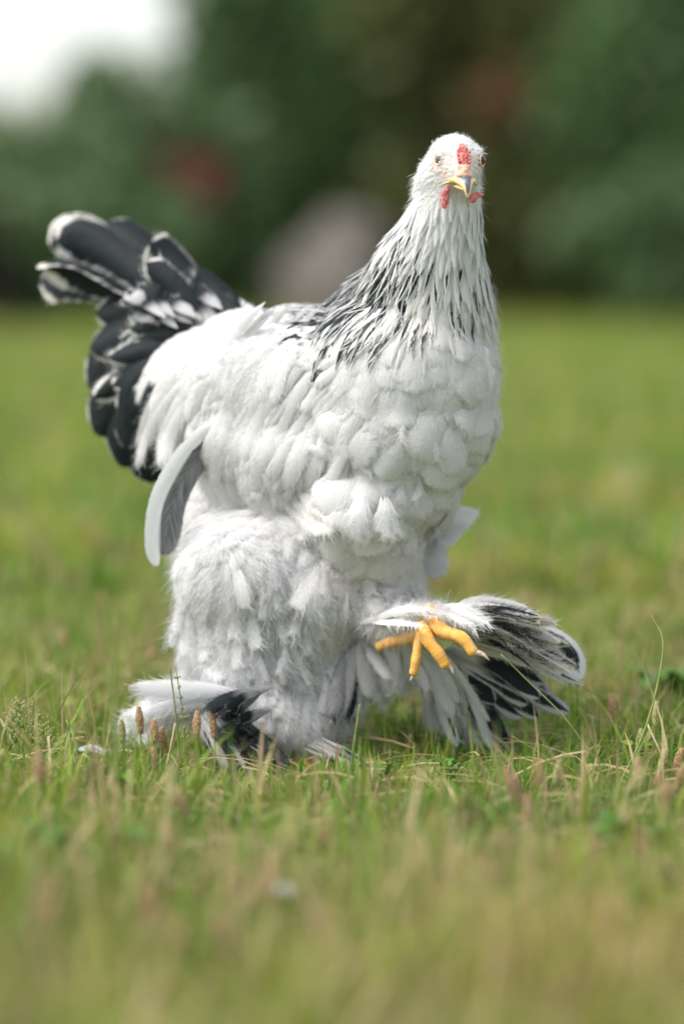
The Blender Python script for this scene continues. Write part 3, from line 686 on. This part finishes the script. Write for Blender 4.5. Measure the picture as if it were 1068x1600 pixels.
# ---- toes of the raised foot
def toe(pts, r0, r1, claw):
    P3 = [P(*q) for q in pts]; S = catmull(P3, 26); n = len(S)
    rad = []
    for i in range(n):
        t = i/(n-1); r = (r0*(1-t)+r1*t)*(1+.06*math.cos(t*math.pi*2*3)); 
        if t > .93: r *= 1-((t-.93)/.07)**2*.6
        rad.append(r*.0005)
    b = MB(); tube(b, S, rad, 14); o = b.build('toe', M_TOE, hen)
    if claw:
        d = (S[-1]-S[-3]).normalized(); c = P(*claw); a = S[-1]-d*.003
        b = MB(); C_ = catmull([a, (a+c)/2+Vector((.0012, 0, .0015)), c], 8); tube(b, C_, [(.9-.8*i/7)*r1*.0005*.8 for i in range(8)], 8); b.build('claw', M_CLAW, o)
toe([(668, 975, 2.995), (655, 1000, 2.98), (650, 1030, 2.975), (645, 1056, 2.975)], 8.5, 7.5, (640, 1064, 2.974))
toe([(662, 975, 2.99), (668, 1000, 2.972), (685, 1022, 2.966), (698, 1044, 2.965)], 11.5, 8.5, (708, 1054, 2.963))
toe([(668, 955, 2.995), (690, 985, 2.975), (722, 998, 2.965), (742, 1024, 2.96)], 12.5, 9, (764, 1032, 2.956))
toe([(672, 985, 3.0), (640, 996, 3.01), (610, 1003, 3.02), (588, 1012, 3.03)], 11, 8, None)
b = MB(); tube(b, catmull([P(640, 965, 3.02), P(662, 968, 3.0), P(676, 980, 2.99)], 10), [.0075]*10, 14); b.build('shank', M_TOE, hen)
# standing foot toes, sunk in the grass behind the feathers
for q in ([(470, 1160, 3.07), (500, 1190, 3.05), (545, 1203, 3.035), (575, 1208, 3.03)], [(465, 1165, 3.07), (470, 1192, 3.04), (480, 1206, 3.02), (490, 1212, 3.01)], [(460, 1165, 3.07), (430, 1192, 3.05), (405, 1203, 3.035), (385, 1208, 3.03)]):
    toe(q, 13, 9, None)

# ================================================================= GROUND
def ground_mat():
    g = NG('soil_and_moss'); o = g.obj()
    n1 = g.noise(3.2, 6, o, .7); n2 = g.noise(40, 5, o); n3 = g.noise(.5, 3, o)
    c = g.mix(g.step(n1, .38, .62), (.14, .19, .04), (.21, .20, .07))
    c = g.mix(g.step(n2, .5, .75, 0, .6), c, (.10, .075, .045))
    c = g.mix(g.step(n3, .4, .65, 0, .5), c, (.18, .25, .05))
    return g.done(g.pbsdf(c, .95, .1, bump=n2, bs=.8, bd=.01))
def grid(nx, ny, x0, x1, y0, y1):
    pass
ys = np.concatenate([np.linspace(-40, .5, 8), np.linspace(.7, 6, 60), np.geomspace(6.3, 900, 40)])
xs = np.concatenate([-np.geomspace(500, 2.1, 24), np.linspace(-2, 2, 50), np.geomspace(2.1, 500, 24)])
X, Y = np.meshgrid(xs, ys); Z = .006*np.sin(X*5+1)*np.cos(Y*4)*(np.abs(X) < 2)*(Y < 6)-.004
i, j = np.meshgrid(np.arange(len(ys)-1), np.arange(len(xs)-1), indexing='ij'); b0 = (i*len(xs)+j).ravel(); nxs = len(xs)
mb = MB(); mb.add(np.stack([X, Y, Z], -1), q=np.stack([b0, b0+1, b0+nxs+1, b0+nxs], -1))
tag(mb.build('ground', ground_mat()), kind='structure')

def grass_mat():
    g = NG('grass_blade'); at = g.n('Attribute', attribute_name='fd'); sep = g.n('SeparateColor'); g.l(at.outputs['Color'], sep.inputs[0])
    uv = g.n('UVMap', uv_map='uv'); s = g.n('SeparateXYZ'); g.l(uv.outputs[0], s.inputs[0])
    dry, rnd, yel = sep.outputs[0], sep.outputs[1], sep.outputs[2]
    c = g.mix(rnd, (.040, .125, .014), (.185, .35, .038))
    c = g.mix(yel, c, (.36, .36, .06))
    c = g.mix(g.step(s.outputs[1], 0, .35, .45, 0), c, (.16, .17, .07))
    c = g.mix(dry, c, g.mix(rnd, (.42, .28, .16), (.58, .44, .27)))
    p = g.pbsdf(c, .5, .35)
    tr = g.n('BsdfTranslucent'); g.l(c, tr.inputs[0]); mx = g.n('MixShader'); mx.inputs[0].default_value = .35
    g.l(p.outputs[0], mx.inputs[1]); g.l(tr.outputs[0], mx.inputs[2]); return g.done(mx)
M_G = grass_mat()
def vnoise(x, y, s, seed=0):
    r = np.random.default_rng(seed); o = 0
    for k in range(5):
        a = r.uniform(0, 6.28); f = s*r.uniform(.6, 1.8); o = o+np.sin((x*math.cos(a)+y*math.sin(a))*f+r.uniform(0, 6.28))
    return o/5
def blades(mb, x, y, h, wd, lean, dry, yel, K=5, z0=-.004, curl=1.6, tone=None):
    N = len(x); az = rng.uniform(0, 2*np.pi, N); t = np.linspace(0, 1, K)
    d = np.stack([np.cos(az), np.sin(az), 0*az], -1)
    out_ = (lean*h)[:, None]*t[None]**curl
    up = h[:, None]*t[None]*(1-.35*np.clip(lean, 0, 1.4)[:, None]*t[None])
    C = np.zeros((N, K, 3)); C[..., 0] = x[:, None]+d[:, None, 0]*out_; C[..., 1] = y[:, None]+d[:, None, 1]*out_; C[..., 2] = z0+up
    sa = az+np.pi/2+rng.normal(0, .7, N)
    S = np.stack([np.cos(sa), np.sin(sa), 0*sa], -1)[:, None].repeat(K, 1)
    H = wd[:, None]*np.array([.7, 1, .9, .55, .06])[None] if K == 5 else wd[:, None]*(1-t**2*.94)[None]
    A = np.stack([dry, rng.random(N) if tone is None else tone, yel, 0*x], -1)
    strips(mb, C, S, H, np.zeros((N, K)), np.broadcast_to(t, (N, K)), A)
def lawn(N, y0, y1, wf, hr, wr, pw=1.0, name='grass', dryp=.12):
    y = y0+(y1-y0)*rng.random(N)**pw; x = rng.uniform(-1, 1, N)*(wf*y*.089*1.0)
    # tufts
    cl = vnoise(x, y, 14, 1); c2 = vnoise(x, y, 5, 2); c3 = vnoise(x, y, 30, 4)
    h = rng.uniform(*hr, N)*np.clip(1+.7*c3+.6*cl, .3, 2); c4 = .55*vnoise(x, y, 22, 33)+.75*vnoise(x, y, 75, 34); c5 = vnoise(x, y, 62, 35)+.6*vnoise(x, y, 130, 36); h = h*np.clip(1+.7*c5, .45, 1.9); dry = ((rng.random(N) < dryp*np.clip(1.2+4.5*c4+1.5*c2, 0.1, 5)*(1+.9*np.clip((2.7-y)/.5, 0, 1))))*rng.uniform(.5, 1, N)
    yel = np.clip(.24+.7*c2+.4*cl+.8*vnoise(x, y, 55, 39)+rng.normal(0, .15, N), 0, .9)
    h *= 1-.62*np.exp(-(((y-2.96)/.13)**2+(x/.2)**2))                      # trodden down round the hen
    h *= 1+.45*np.clip((2.75-y)/.8, 0, 1)*(y1 < 5)
    mb = MB(); blades(mb, x, y, h, rng.uniform(*wr, N)*(1+.5*np.clip((2.7-y)/.8, 0, 1)), np.abs(rng.normal(.35, .4, N)), dry, yel, tone=np.clip(.5+.55*vnoise(x, y, 70, 51)+.5*vnoise(x, y, 18, 52)+rng.normal(0, .22, N), 0, 1))
    return tag(mb.build(name, M_G), kind='stuff')
mb_near = None
tag(lawn(120000, 1.55, 4.4, 2.6, (.012, .038), (.0006, .0016)), 'short green lawn grass around the feet of the hen', 'grass')
tag(lawn(60000, 1.55, 4.4, 2.6, (.006, .02), (.0008, .002), dryp=.35), 'low mossy undergrowth and dry bits between the grass blades', 'grass')
tag(lawn(150000, 4.3, 20, 2.6, (.03, .06), (.002, .005), pw=1.4), 'lawn grass stretching back to the hedge', 'grass')
# taller thin blades and dry straws
N = 15000; y = rng.uniform(1.6, 4.6, N); x = rng.uniform(-1, 1, N)*.23*y
keep = (np.abs(vnoise(x, y, 9, 8)) > .05) & ~((y > 2.9) & (y < 3.2) & (np.abs(x) < .12)); x, y = x[keep], y[keep]; N = len(x)
hh = rng.uniform(.03, .085, N)*np.where((y > 2.7) & (y < 3.3), .55+.6*np.clip(np.abs(x)/.25, 0, 1), 1)*np.clip(1+.8*vnoise(x, y, 13, 77), .4, 1.6)
hh *= 1-.72*np.exp(-(((y-2.97)/.14)**2+((x-.0)/.17)**2))
mb = MB(); blades(mb, x, y, hh, rng.uniform(.0005, .0014, N), np.abs(rng.normal(.4, .4, N)), (rng.random(N) < .4)*.8, rng.uniform(0, .6, N), curl=2)
N = 420; y = rng.uniform(1.7, 2.75, N); x = rng.uniform(-1, 1, N)*.1*y
blades(mb, x, y, rng.uniform(.04, .095, N), rng.uniform(.0012, .0028, N), np.abs(rng.normal(.25, .25, N)), (rng.random(N) < .5)*rng.uniform(.7, 1, N), rng.uniform(0, .9, N), curl=2)
tag(mb.build('tall_grass', M_G), 'thin taller grass stalks rising out of the lawn', 'grass', kind='stuff')
N = 3200; y = rng.uniform(1.7, 4.4, N); x = rng.uniform(-1, 1, N)*.22*y; az = rng.uniform(0, 6.28, N); l = rng.uniform(.02, .07, N)
t = np.linspace(0, 1, 4); C = np.zeros((N, 4, 3)); C[..., 0] = x[:, None]+np.cos(az)[:, None]*l[:, None]*t; C[..., 1] = y[:, None]+np.sin(az)[:, None]*l[:, None]*t
C[..., 2] = rng.uniform(.006, .022, N)[:, None]+rng.normal(0, .22, N)[:, None]*l[:, None]*(t-.5)+.004*np.sin(t*3)
S = np.zeros((N, 4, 3)); S[..., 2] = .6; S[..., 0] = -np.sin(az)[:, None]*.8; S[..., 1] = np.cos(az)[:, None]*.8
mb = MB(); strips(mb, C, S, np.broadcast_to(rng.uniform(.0004, .0011, N)[:, None], (N, 4)), np.zeros((N, 4)), np.broadcast_to(t, (N, 4))+.4, np.stack([rng.uniform(.7, 1, N), rng.random(N), 0*x, 0*x], -1))
tag(mb.build('dry_straw', M_G), 'dry straw and dead stems lying in the lawn', 'straw', kind='stuff')

# ---- seed stalks: single things
M_STEM = simple('weed_stem', (.14, .20, .05), .6, .3, (.24, .25, .09), 80)
M_SEED = simple('seed_brown', (.30, .17, .09), .8, .2, (.46, .33, .20), 700, .6, .0008)
M_SEEDG = simple('seed_green', (.26, .30, .11), .8, .2, (.46, .38, .20), 700, .6, .0008)
def spike(px, ytop, Y, hl, hr_, green=False, lean=0):
    top = P(px, ytop, Y); base = Vector((top.x+lean, Y+random.uniform(-.01, .01), -.003))
    o = empty('seed_stalk', base)
    S = catmull([base, (base+top)/2+Vector((random.uniform(-.004, .004), 0, 0)), top], 12)
    b = MB(); tube(b, S, [.0008-.0003*i/11 for i in range(12)], 6); b.build('stem', M_STEM, o)
    d = (S[-1]-S[-2]).normalized(); b = MB(); rk = random.Random(int(px*7+ytop)); n = int(hl*1.2)
    a0 = top-d*hl*.0005
    tube(b, [a0+d*hl*.0005*k/5 for k in range(6)], [hr_*.0005*(.6 if k in (0, 5) else .8) for k in range(6)], 8)
    for k in range(n*3):
        t = k/(n*3); an = k*2.4; r = hr_*.0005*(.35+.65*math.sin(math.pi*min(1, t*.85+.13)))
        c = a0+d*hl*.0005*t+Vector((math.cos(an)*r, math.sin(an)*r, 0))
        v = ICO2[0] if False else SM[0]
        b.add(v*np.array([1, 1, 1.7])*rk.uniform(.0006, .0011)+np.array(c), t=SM[1])
    b.build('seed_head', M_SEEDG if green else M_SEED, o)
    return o

G = 'seed stalks standing in the lawn'
sharp = [
 (217, 1105, 2.985, 40, 5, 0, 'brown seed stalk in front of the pale foot feathers, leftmost of the close row'),
 (240, 1125, 2.98, 34, 5.5, 0, 'short brown seed stalk second in the row before the pale foot feathers'),
 (252, 1138, 2.99, 30, 5, 0, 'brown seed stalk leaning close against its taller neighbour by the pale foot'),
 (330, 1107, 2.975, 44, 4.5, 0, 'tall thin brown seed stalk before the black foot feathers'),
 (308, 1112, 2.91, 34, 5, 0, 'soft brown seed stalk just left of the tall thin one by the black foot feathers'),
 (190, 1125, 2.93, 34, 4, 1, 'greenish seed stalk left of the brown row by the pale foot'),
 (1025, 1098, 2.98, 34, 4.5, 1, 'tallest greenish seed stalk at the right edge of the lawn'),
 (1001, 1140, 3.0, 30, 4.5, 1, 'greenish seed stalk left of a matching close pair at the right'),
 (1016, 1142, 3.0, 32, 5, 1, 'greenish seed stalk right of a matching close pair at the right'),
 (1064, 1170, 2.96, 52, 7, 0, 'thick brown seed stalk cut by the right edge of the view'),
 (1040, 1172, 2.9, 46, 7, 1, 'pale blurred seed stalk beside the thick brown one at the right edge'),
 (955, 1085, 3.1, 46, 6, 0, 'soft brown seed stalk behind the raised foot at the right'),
 (920, 1195, 2.9, 48, 8, 1, 'pale bushy seed stalk under the raised foot at the right'),
 (1022, 1235, 2.88, 46, 7, 0, 'reddish brown seed stalk low in the grass at the right'),
 (912, 1255, 2.84, 46, 7, 0, 'blurred reddish seed stalk in the right front grass'),
 (872, 1210, 2.92, 34, 6, 1, 'pale seed stalk in the right grass below the foot feathers'),
]
for (x, yt, Y, hl, hr_, gn, lab) in sharp: tag(spike(x, yt, Y, hl, hr_, gn, random.uniform(-.006, .006)), lab, 'seed stalk', G)
blur = 0
for k in range(84):
    Y = random.uniform(2.0, 2.85) if k < 68 else random.uniform(3.4, 4.2)
    px = random.uniform(-20, 1090); h = random.uniform(.035, .075)
    if Y > 2.45 and Y < 3:
        px = random.choice([random.uniform(-20, 330), random.uniform(780, 1090)])
        if Y > 2.62: h = random.uniform(.03, .05)
    py = 360+6000*(CAM_H-h)/Y
    o = spike(px, py, Y, random.uniform(16, 50), random.uniform(3, 6), random.random() < .35, random.uniform(-.01, .01))
    tag(o, 'blurred brown seed stalk in the front grass, out of focus among its like' if k < 68 else 'faint seed stalk in the lawn behind the hen, out of focus among its like', 'seed stalk', G+(', front' if k < 68 else ', back'))
# weed leaves
N = 5200; y = rng.uniform(1.6, 4.6, N); x = rng.uniform(-1, 1, N)*.23*y; kp = vnoise(x, y, 11, 21) > .0; x, y = x[kp], y[kp]; N = len(x)
z = rng.uniform(.006, .026, N); az = rng.uniform(0, 6.28, N); tl = rng.uniform(-.2, .7, N); sz = rng.uniform(.003, .0075, N)
K = 5; t = np.linspace(0, 1, K); C = np.zeros((N, K, 3)); C[..., 0] = x[:, None]+np.cos(az)[:, None]*sz[:, None]*t*2; C[..., 1] = y[:, None]+np.sin(az)[:, None]*sz[:, None]*t*2
C[..., 2] = z[:, None]+sz[:, None]*2*tl[:, None]*t-sz[:, None]*t**2*.8; S = np.stack([-np.sin(az), np.cos(az), rng.normal(0, .3, N)], -1)[:, None].repeat(K, 1)
mb = MB(); strips(mb, C, S, sz[:, None]*np.array([.15, .6, .7, .5, .05])[None]*.8, np.zeros((N, K)), np.broadcast_to(.4+t*.5, (N, K)), np.stack([0*x, rng.random(N), rng.uniform(0, .5, N), 0*x], -1))
tag(mb.build('clover_leaves', M_G), 'small round weed leaves between the grass blades', 'weeds', kind='stuff')
M_LEAF = simple('weed_leaf', (.05, .13, .02), .6, .25, (.09, .19, .03), 120, .4, .001)
def rosette(px, py, Y, n, l, wv, label, lobed=True):
    c = P(px, py, Y); c.z = 0; o = empty('weed_plant', c)
    for i in range(n):
        a = 2*math.pi*i/n+random.uniform(-.4, .4); ll = l*random.uniform(.7, 1.2); K = 15
        pts = [c+Vector((math.cos(a)*ll*t, math.sin(a)*ll*t, .004+.022*math.sin(t*2.3)*ll/.03)) for t in np.linspace(0, 1, K)]
        V = []; s = Vector((-math.sin(a), math.cos(a), 0))
        for k, p_ in enumerate(pts):
            t = k/(K-1); w_ = wv*math.sin(math.pi*min(1, t*.9+.05))*(1+(.45 if k % 2 else -.45)*lobed)
            V += [tuple(p_-s*w_+Vector((0, 0, .15*w_))), tuple(p_), tuple(p_+s*w_+Vector((0, 0, .15*w_)))]
        q = [(k*3+m, k*3+m+1, k*3+m+4, k*3+m+3) for k in range(K-1) for m in (0, 1)]
        b = MB(); b.add(V, q=q); b.build('leaf', M_LEAF, o)
    tag(o, label, 'weed')
rosette(705, 1262, 2.93, 7, .022, .004, 'small lobed green weed in the grass below the raised foot')
rosette(600, 1250, 2.92, 6, .018, .0035, 'small pale lobed weed in the grass by the standing foot')
rosette(130, 1395, 2.45, 8, .045, .010, 'broad leaved bright green weed in the left front grass', False)
rosette(985, 1370, 2.55, 7, .035, .009, 'broad leaved weed in the right front grass', False)
rosette(1050, 1090, 3.35, 8, .05, .014, 'bright broad leaved weed at the right edge behind the raised foot', False)
rosette(30, 1440, 2.35, 6, .045, .012, 'broad leaved weed at the left edge of the front grass', False)
# things lying in the lawn
b = MB(); tube(b, catmull([P(740, 1272, 2.93), P(765, 1283, 2.925), P(795, 1288, 2.92)], 10), [.0022, .0024, .0021, .0022, .002, .0021, .0019, .0018, .0018, .0014], 8)
o = b.build('twig', simple('bark_brown', (.10, .05, .03), .9, .1, (.18, .10, .06), 300, .6)); tag(o, 'short dark brown twig lying in the grass right of the hen', 'twig')
for (px, py, Y, l, lab) in ((140, 1250, 2.93, 26, 'small grey white feather fallen in the grass left of the hen'), (436, 1462, 2.3, 22, 'small white feather fallen in the blurred front grass')):
    b = MB(); c = P(px, py, Y); c.z = .024
    quill(b, [tuple(c+Vector((-l*.0005, .004, .002))), tuple(c+Vector((0, 0, .006))), tuple(c+Vector((l*.0005, -.003, .002)))], 11, (0, -.4, 1), kind='round', gr=.5, fringe=60, K=8)
    tag(b.build('fallen_feather', M_F), lab, 'feather')
# a few long stems crossing in front
def stem(pts, lab, r=.0009, tipgreen=True):
    b = MB(); S = catmull([P(*q) for q in pts], 16); tube(b, S, [r*(1-.5*i/15) for i in range(16)], 6)
    tag(b.build('grass_stem', M_STEM), lab, 'grass stem')
stem([(930, 1190, 2.95), (880, 1120, 2.95), (820, 1060, 2.955), (782, 1022, 2.955)], 'long thin green grass stem bending up against the raised foot feathers')
stem([(912, 1225, 2.94), (862, 1190, 2.94), (800, 1150, 2.95)], 'fine grass stem lying slanted below the raised foot feathers', .0006)
stem([(282, 1215, 2.97), (276, 1130, 2.97), (268, 1060, 2.97), (266, 1040, 2.97)], 'upright thin grass stem left of the standing leg', .0009)
stem([(182, 1225, 2.6), (178, 1100, 2.6), (182, 965, 2.6)], 'tall blurred green grass stem left of the hen', .0016)
stem([(548, 1230, 2.88), (552, 1170, 2.88), (562, 1100, 2.88)], 'blurred upright green grass stem between the two feet', .0013)
stem([(960, 1240, 2.9), (1010, 1130, 2.95), (1035, 1010, 3.0), (1015, 960, 3.05)], 'long curved grass stem at the right of the raised foot', .001)
stem([(1030, 1120, 3.05), (1010, 1060, 3.08), (985, 1010, 3.1)], 'short pale grass stem branching at the right edge', .001)
M_DRY = simple('dry_stem', (.45, .33, .20), .8, .2, (.55, .44, .28), 90)
def dry(pts, lab, r=.0009):
    b = MB(); S = catmull([P(*q) for q in pts], 14); tube(b, S, [r*(1-.4*i/13) for i in range(14)], 6)
    tag(b.build('dry_stem', M_DRY), lab, 'dry stem')
dry([(105, 1300, 2.8), (84, 1230, 2.82), (76, 1150, 2.84)], 'upright dry tan stem in the left front grass', .0013)
dry([(245, 1250, 2.9), (262, 1190, 2.9), (274, 1130, 2.9)], 'leaning dry straw stem in front of the pale foot feathers', .0012)
dry([(95, 1170, 2.95), (50, 1178, 2.95), (0, 1198, 2.95)], 'dry bent stem running out of the left edge', .0011)
dry([(130, 1178, 2.95), (160, 1200, 2.94), (175, 1222, 2.93)], 'short arched dry stem left of the row of brown seed stalks', .0010)
dry([(300, 1265, 2.8), (420, 1290, 2.8), (490, 1300, 2.8)], 'long dry straw lying across the front grass below the hen', .0008)
dry([(780, 1290, 2.9), (720, 1285, 2.91), (660, 1290, 2.92)], 'pale dry straw lying below the raised foot', .0007)
dry([(1010, 1130, 2.97), (1040, 1200, 2.95), (1046, 1260, 2.93)], 'thin dry stem between the seed stalks at the right edge', .0008)
def panicle(px, ytop, Y, h, lab, n=26):
    top = P(px, ytop, Y); base = Vector((top.x+.006, Y, -.003)); o = empty('branching_weed', base)
    S = catmull([base, (base+top)/2+Vector((.003, 0, 0)), top], 12); b = MB(); tube(b, S, [.0007-.0003*i/11 for i in range(12)], 6); sd = MB()
    for i in range(n):
        t = .4+.6*i/n; c = S[0].lerp(S[-1], t) if False else S[min(11, int(t*11))]; a = i*2.4; l = h*(1.15-t)*random.uniform(.5, 1)
        e = c+Vector((math.cos(a)*l, math.sin(a)*l, l*.8)); tube(b, [c, (c+e)/2+Vector((0, 0, l*.08)), e], [.0003]*3, 5)
        for k in range(3):
            q = c.lerp(e, .5+.25*k)+Vector((random.gauss(0, .0008), random.gauss(0, .0008), .0008)); sd.add(SM[0]*np.array([.0007, .0007, .0012])+np.array(q), t=SM[1])
    b.build('stem', M_STEM, o); sd.build('seeds', M_SEEDG, o); tag(o, lab, 'weed')
panicle(28, 1092, 2.97, .035, 'branching green weed with tiny pale buds at the left edge of the lawn', 30)
panicle(62, 1130, 2.95, .028, 'lower branching weed with tiny pale buds beside the taller one at the left edge', 24)
panicle(275, 1045, 2.97, .006, 'slim green grass ear standing before the standing leg of the hen', 14)
stem([(130, 1240, 2.93), (118, 1160, 2.93), (104, 1125, 2.94)], 'bluish green grass stem at the left of the pale foot feathers', .0012)

# ================================================================= BACKGROUND
def leaf_mat(name, c1, c2):
    g = NG(name); at = g.n('Attribute', attribute_name='fd'); sep = g.n('SeparateColor'); g.l(at.outputs['Color'], sep.inputs[0])
    c = g.mix(sep.outputs[1], c1, c2); p = g.pbsdf(c, .45, .4); tr = g.n('BsdfTranslucent'); g.l(c, tr.inputs[0])
    mx = g.n('MixShader'); mx.inputs[0].default_value = .25; g.l(p.outputs[0], mx.inputs[1]); g.l(tr.outputs[0], mx.inputs[2]); return g.done(mx)
M_L1 = leaf_mat('leaf_dark', (.05, .10, .03), (.09, .17, .05))
M_L2 = leaf_mat('leaf_mid', (.07, .14, .025), (.12, .21, .04))
M_L3 = leaf_mat('leaf_bluish', (.085, .15, .06), (.14, .22, .09))
M_L4 = leaf_mat('leaf_olive', (.09, .11, .03), (.14, .15, .045))
M_RED = leaf_mat('petal_red', (.26, .03, .045), (.36, .07, .08))
M_ORG = leaf_mat('petal_russet', (.15, .07, .03), (.22, .11, .05))
M_BARK = simple('bark', (.06, .045, .035), .95, .1, (.11, .085, .065), 20, .6, .01)
def leafcloud(mb, c, rad, n, size, z0=0.02):
    d = nrm(rng.normal(0, 1, (n, 3))); r = rng.random(n)**.45
    # lumpy outline made of clumps
    k = 14; cc = nrm(rng.normal(0, 1, (k, 3)))*rng.uniform(.35, .8, (k, 1)); idx = rng.integers(0, k, n)
    p = cc[idx]+d*(r*rng.uniform(.28, .5, k)[idx])[:, None]
    p = p*np.array(rad)+np.array(c); p = p[p[:, 2] > z0]; n = len(p)
    a = nrm(rng.normal(0, 1, (n, 3))+np.array([0, 0, .3])); b = nrm(np.cross(a, rng.normal(0, 1, (n, 3)))); s = size*rng.uniform(.6, 1.3, n)[:, None]
    n_ = np.cross(a, b)
    V = np.stack([p-a*s, p+b*s*.45+n_*s*.12, p+a*s, p-b*s*.45+n_*s*.12], 1)
    A = np.zeros((n, 4)); A[:, 1] = rng.random(n)
    mb.add(V, q=np.arange(n*4).reshape(-1, 4), a=np.repeat(A, 4, 0))
def shrub(name, x, Y, rad, h, mat, label, cat='shrub', n=5200, size=.05, flowers=None, group='shrubs along the far edge of the lawn'):
    o = empty(name, (x, Y, 0))
    mb = MB(); leafcloud(mb, (x, Y, h*.52), (rad, rad*.8, h*.60), n, size); mb.build('foliage', mat, o)
    mb = MB()
    for i in range(5):
        a = random.uniform(0, 6.28); tube(mb, catmull([(x+.03*math.cos(a), Y+.03*math.sin(a), -.02), (x+rad*.2*math.cos(a), Y+rad*.2*math.sin(a), h*.3), (x+rad*.5*math.cos(a), Y+rad*.4*math.sin(a), h*.75)], 8), [.03-.003*k for k in range(8)], 7)
    mb.build('stems', M_BARK, o)
    if flowers:
        fm, fx, fz, fr, fn = flowers; mb = MB()
        leafcloud(mb, (fx, Y-rad*.6, fz), (fr, .12, fr*.9), fn, .035); mb.build('blossoms', fm, o)
    return tag(o, label, cat, group)
def bx(px, Y): return (px-534)/6000*Y
def bz(py, Y): return CAM_H-(py-360)/6000*Y
shrub('hedge_shrub', bx(60, 17), 17, .8, .88, M_L3, 'low hazy green shrub below the bright sky at the far left', size=.05)
shrub('hedge_shrub', bx(260, 17.5), 17.5, .62, 1.36, M_L3, 'bluish green shrub with red blossoms behind the tail of the hen', n=6500, flowers=(M_RED, bx(300, 17), bz(295, 17), .17, 210))
shrub('hedge_shrub', bx(420, 18.5), 18.5, .6, 1.75, M_L1, 'tall dark green shrub rising above the grey boulder', n=7000)
shrub('hedge_shrub', bx(560, 19), 19, .7, 2.1, M_L2, 'mid green shrub behind the neck of the hen', n=7500)
shrub('hedge_shrub', bx(740, 18), 18, .65, 2.2, M_L4, 'olive shrub with russet leaves behind the head of the hen', n=8000, flowers=(M_ORG, bx(790, 17.4), bz(165, 17.4), .22, 420))
shrub('hedge_shrub', bx(900, 18.5), 18.5, .7, 2.3, M_L1, 'tall dark shrub with red blossoms at the upper right', n=8500, flowers=(M_RED, bx(855, 17.8), bz(50, 17.8), .22, 420))
shrub('hedge_shrub', bx(1040, 17.2), 17.2, .6, 1.9, M_L1, 'darkest green shrub at the far right edge', n=8000)
shrub('hedge_shrub', bx(1000, 16.6), 16.6, .45, .75, M_L3, 'low bluish shrub in front of the dark shrubs at the right', n=3000)
shrub('hedge_shrub', bx(1240, 18), 18, .8, 2.2, M_L2, 'mid green shrub outside the right edge')
shrub('hedge_shrub', bx(-170, 18), 18, .8, 1.2, M_L2, 'mid green shrub outside the left edge')
shrub('hedge_shrub', bx(150, 21), 21, .9, .95, M_L1, 'dark shrub farther back at the left under the bright sky', n=6000)
shrub('hedge_shrub', bx(600, 22), 22, 1.3, 2.6, M_L1, 'wide dark shrub farthest back in the middle', n=9000, size=.07)
shrub('hedge_shrub', bx(950, 22), 22, 1.5, 2.9, M_L1, 'wide dark shrub farthest back at the right', n=9000, size=.07)
shrub('hedge_shrub', bx(845, 18.6), 18.6, .5, .8, M_L1, 'low dark shrub filling the gap right of the head of the hen', n=3600)
# boulder
v, f = icos(4); nzz = np.array([.12*math.sin(p[0]*4+1)+.1*math.sin(p[1]*5+p[2]*3)+.05*math.sin(p[2]*11+p[0]*9) for p in v])
b = MB(); b.add(v*(1+nzz[:, None])*np.array([.30, .25, .33])+np.array([bx(535, 16.8), 16.8, .13]), t=f)
tag(b.build('boulder', simple('grey_stone', (.10, .09, .08), .9, .2, (.15, .135, .12), 9, .6, .02)), 'rounded grey brown boulder under the shrubs behind the back of the hen', 'boulder')
b = MB(); x0 = bx(0, 16.5)
tube(b, [(x0-.12, 16.5, -.02), (x0-.12, 16.5, .08), (x0-.13, 16.5, .25), (x0-.13, 16.5, .50), (x0-.13, 16.5, .54)], [.31, .27, .25, .245, .22], 20)
tag(b.build('tree_stump', simple('charred_bark', (.012, .010, .009), .95, .1, (.03, .025, .02), 20, .6, .01)), 'dark wooden tree stump at the far left edge of the lawn', 'tree stump')
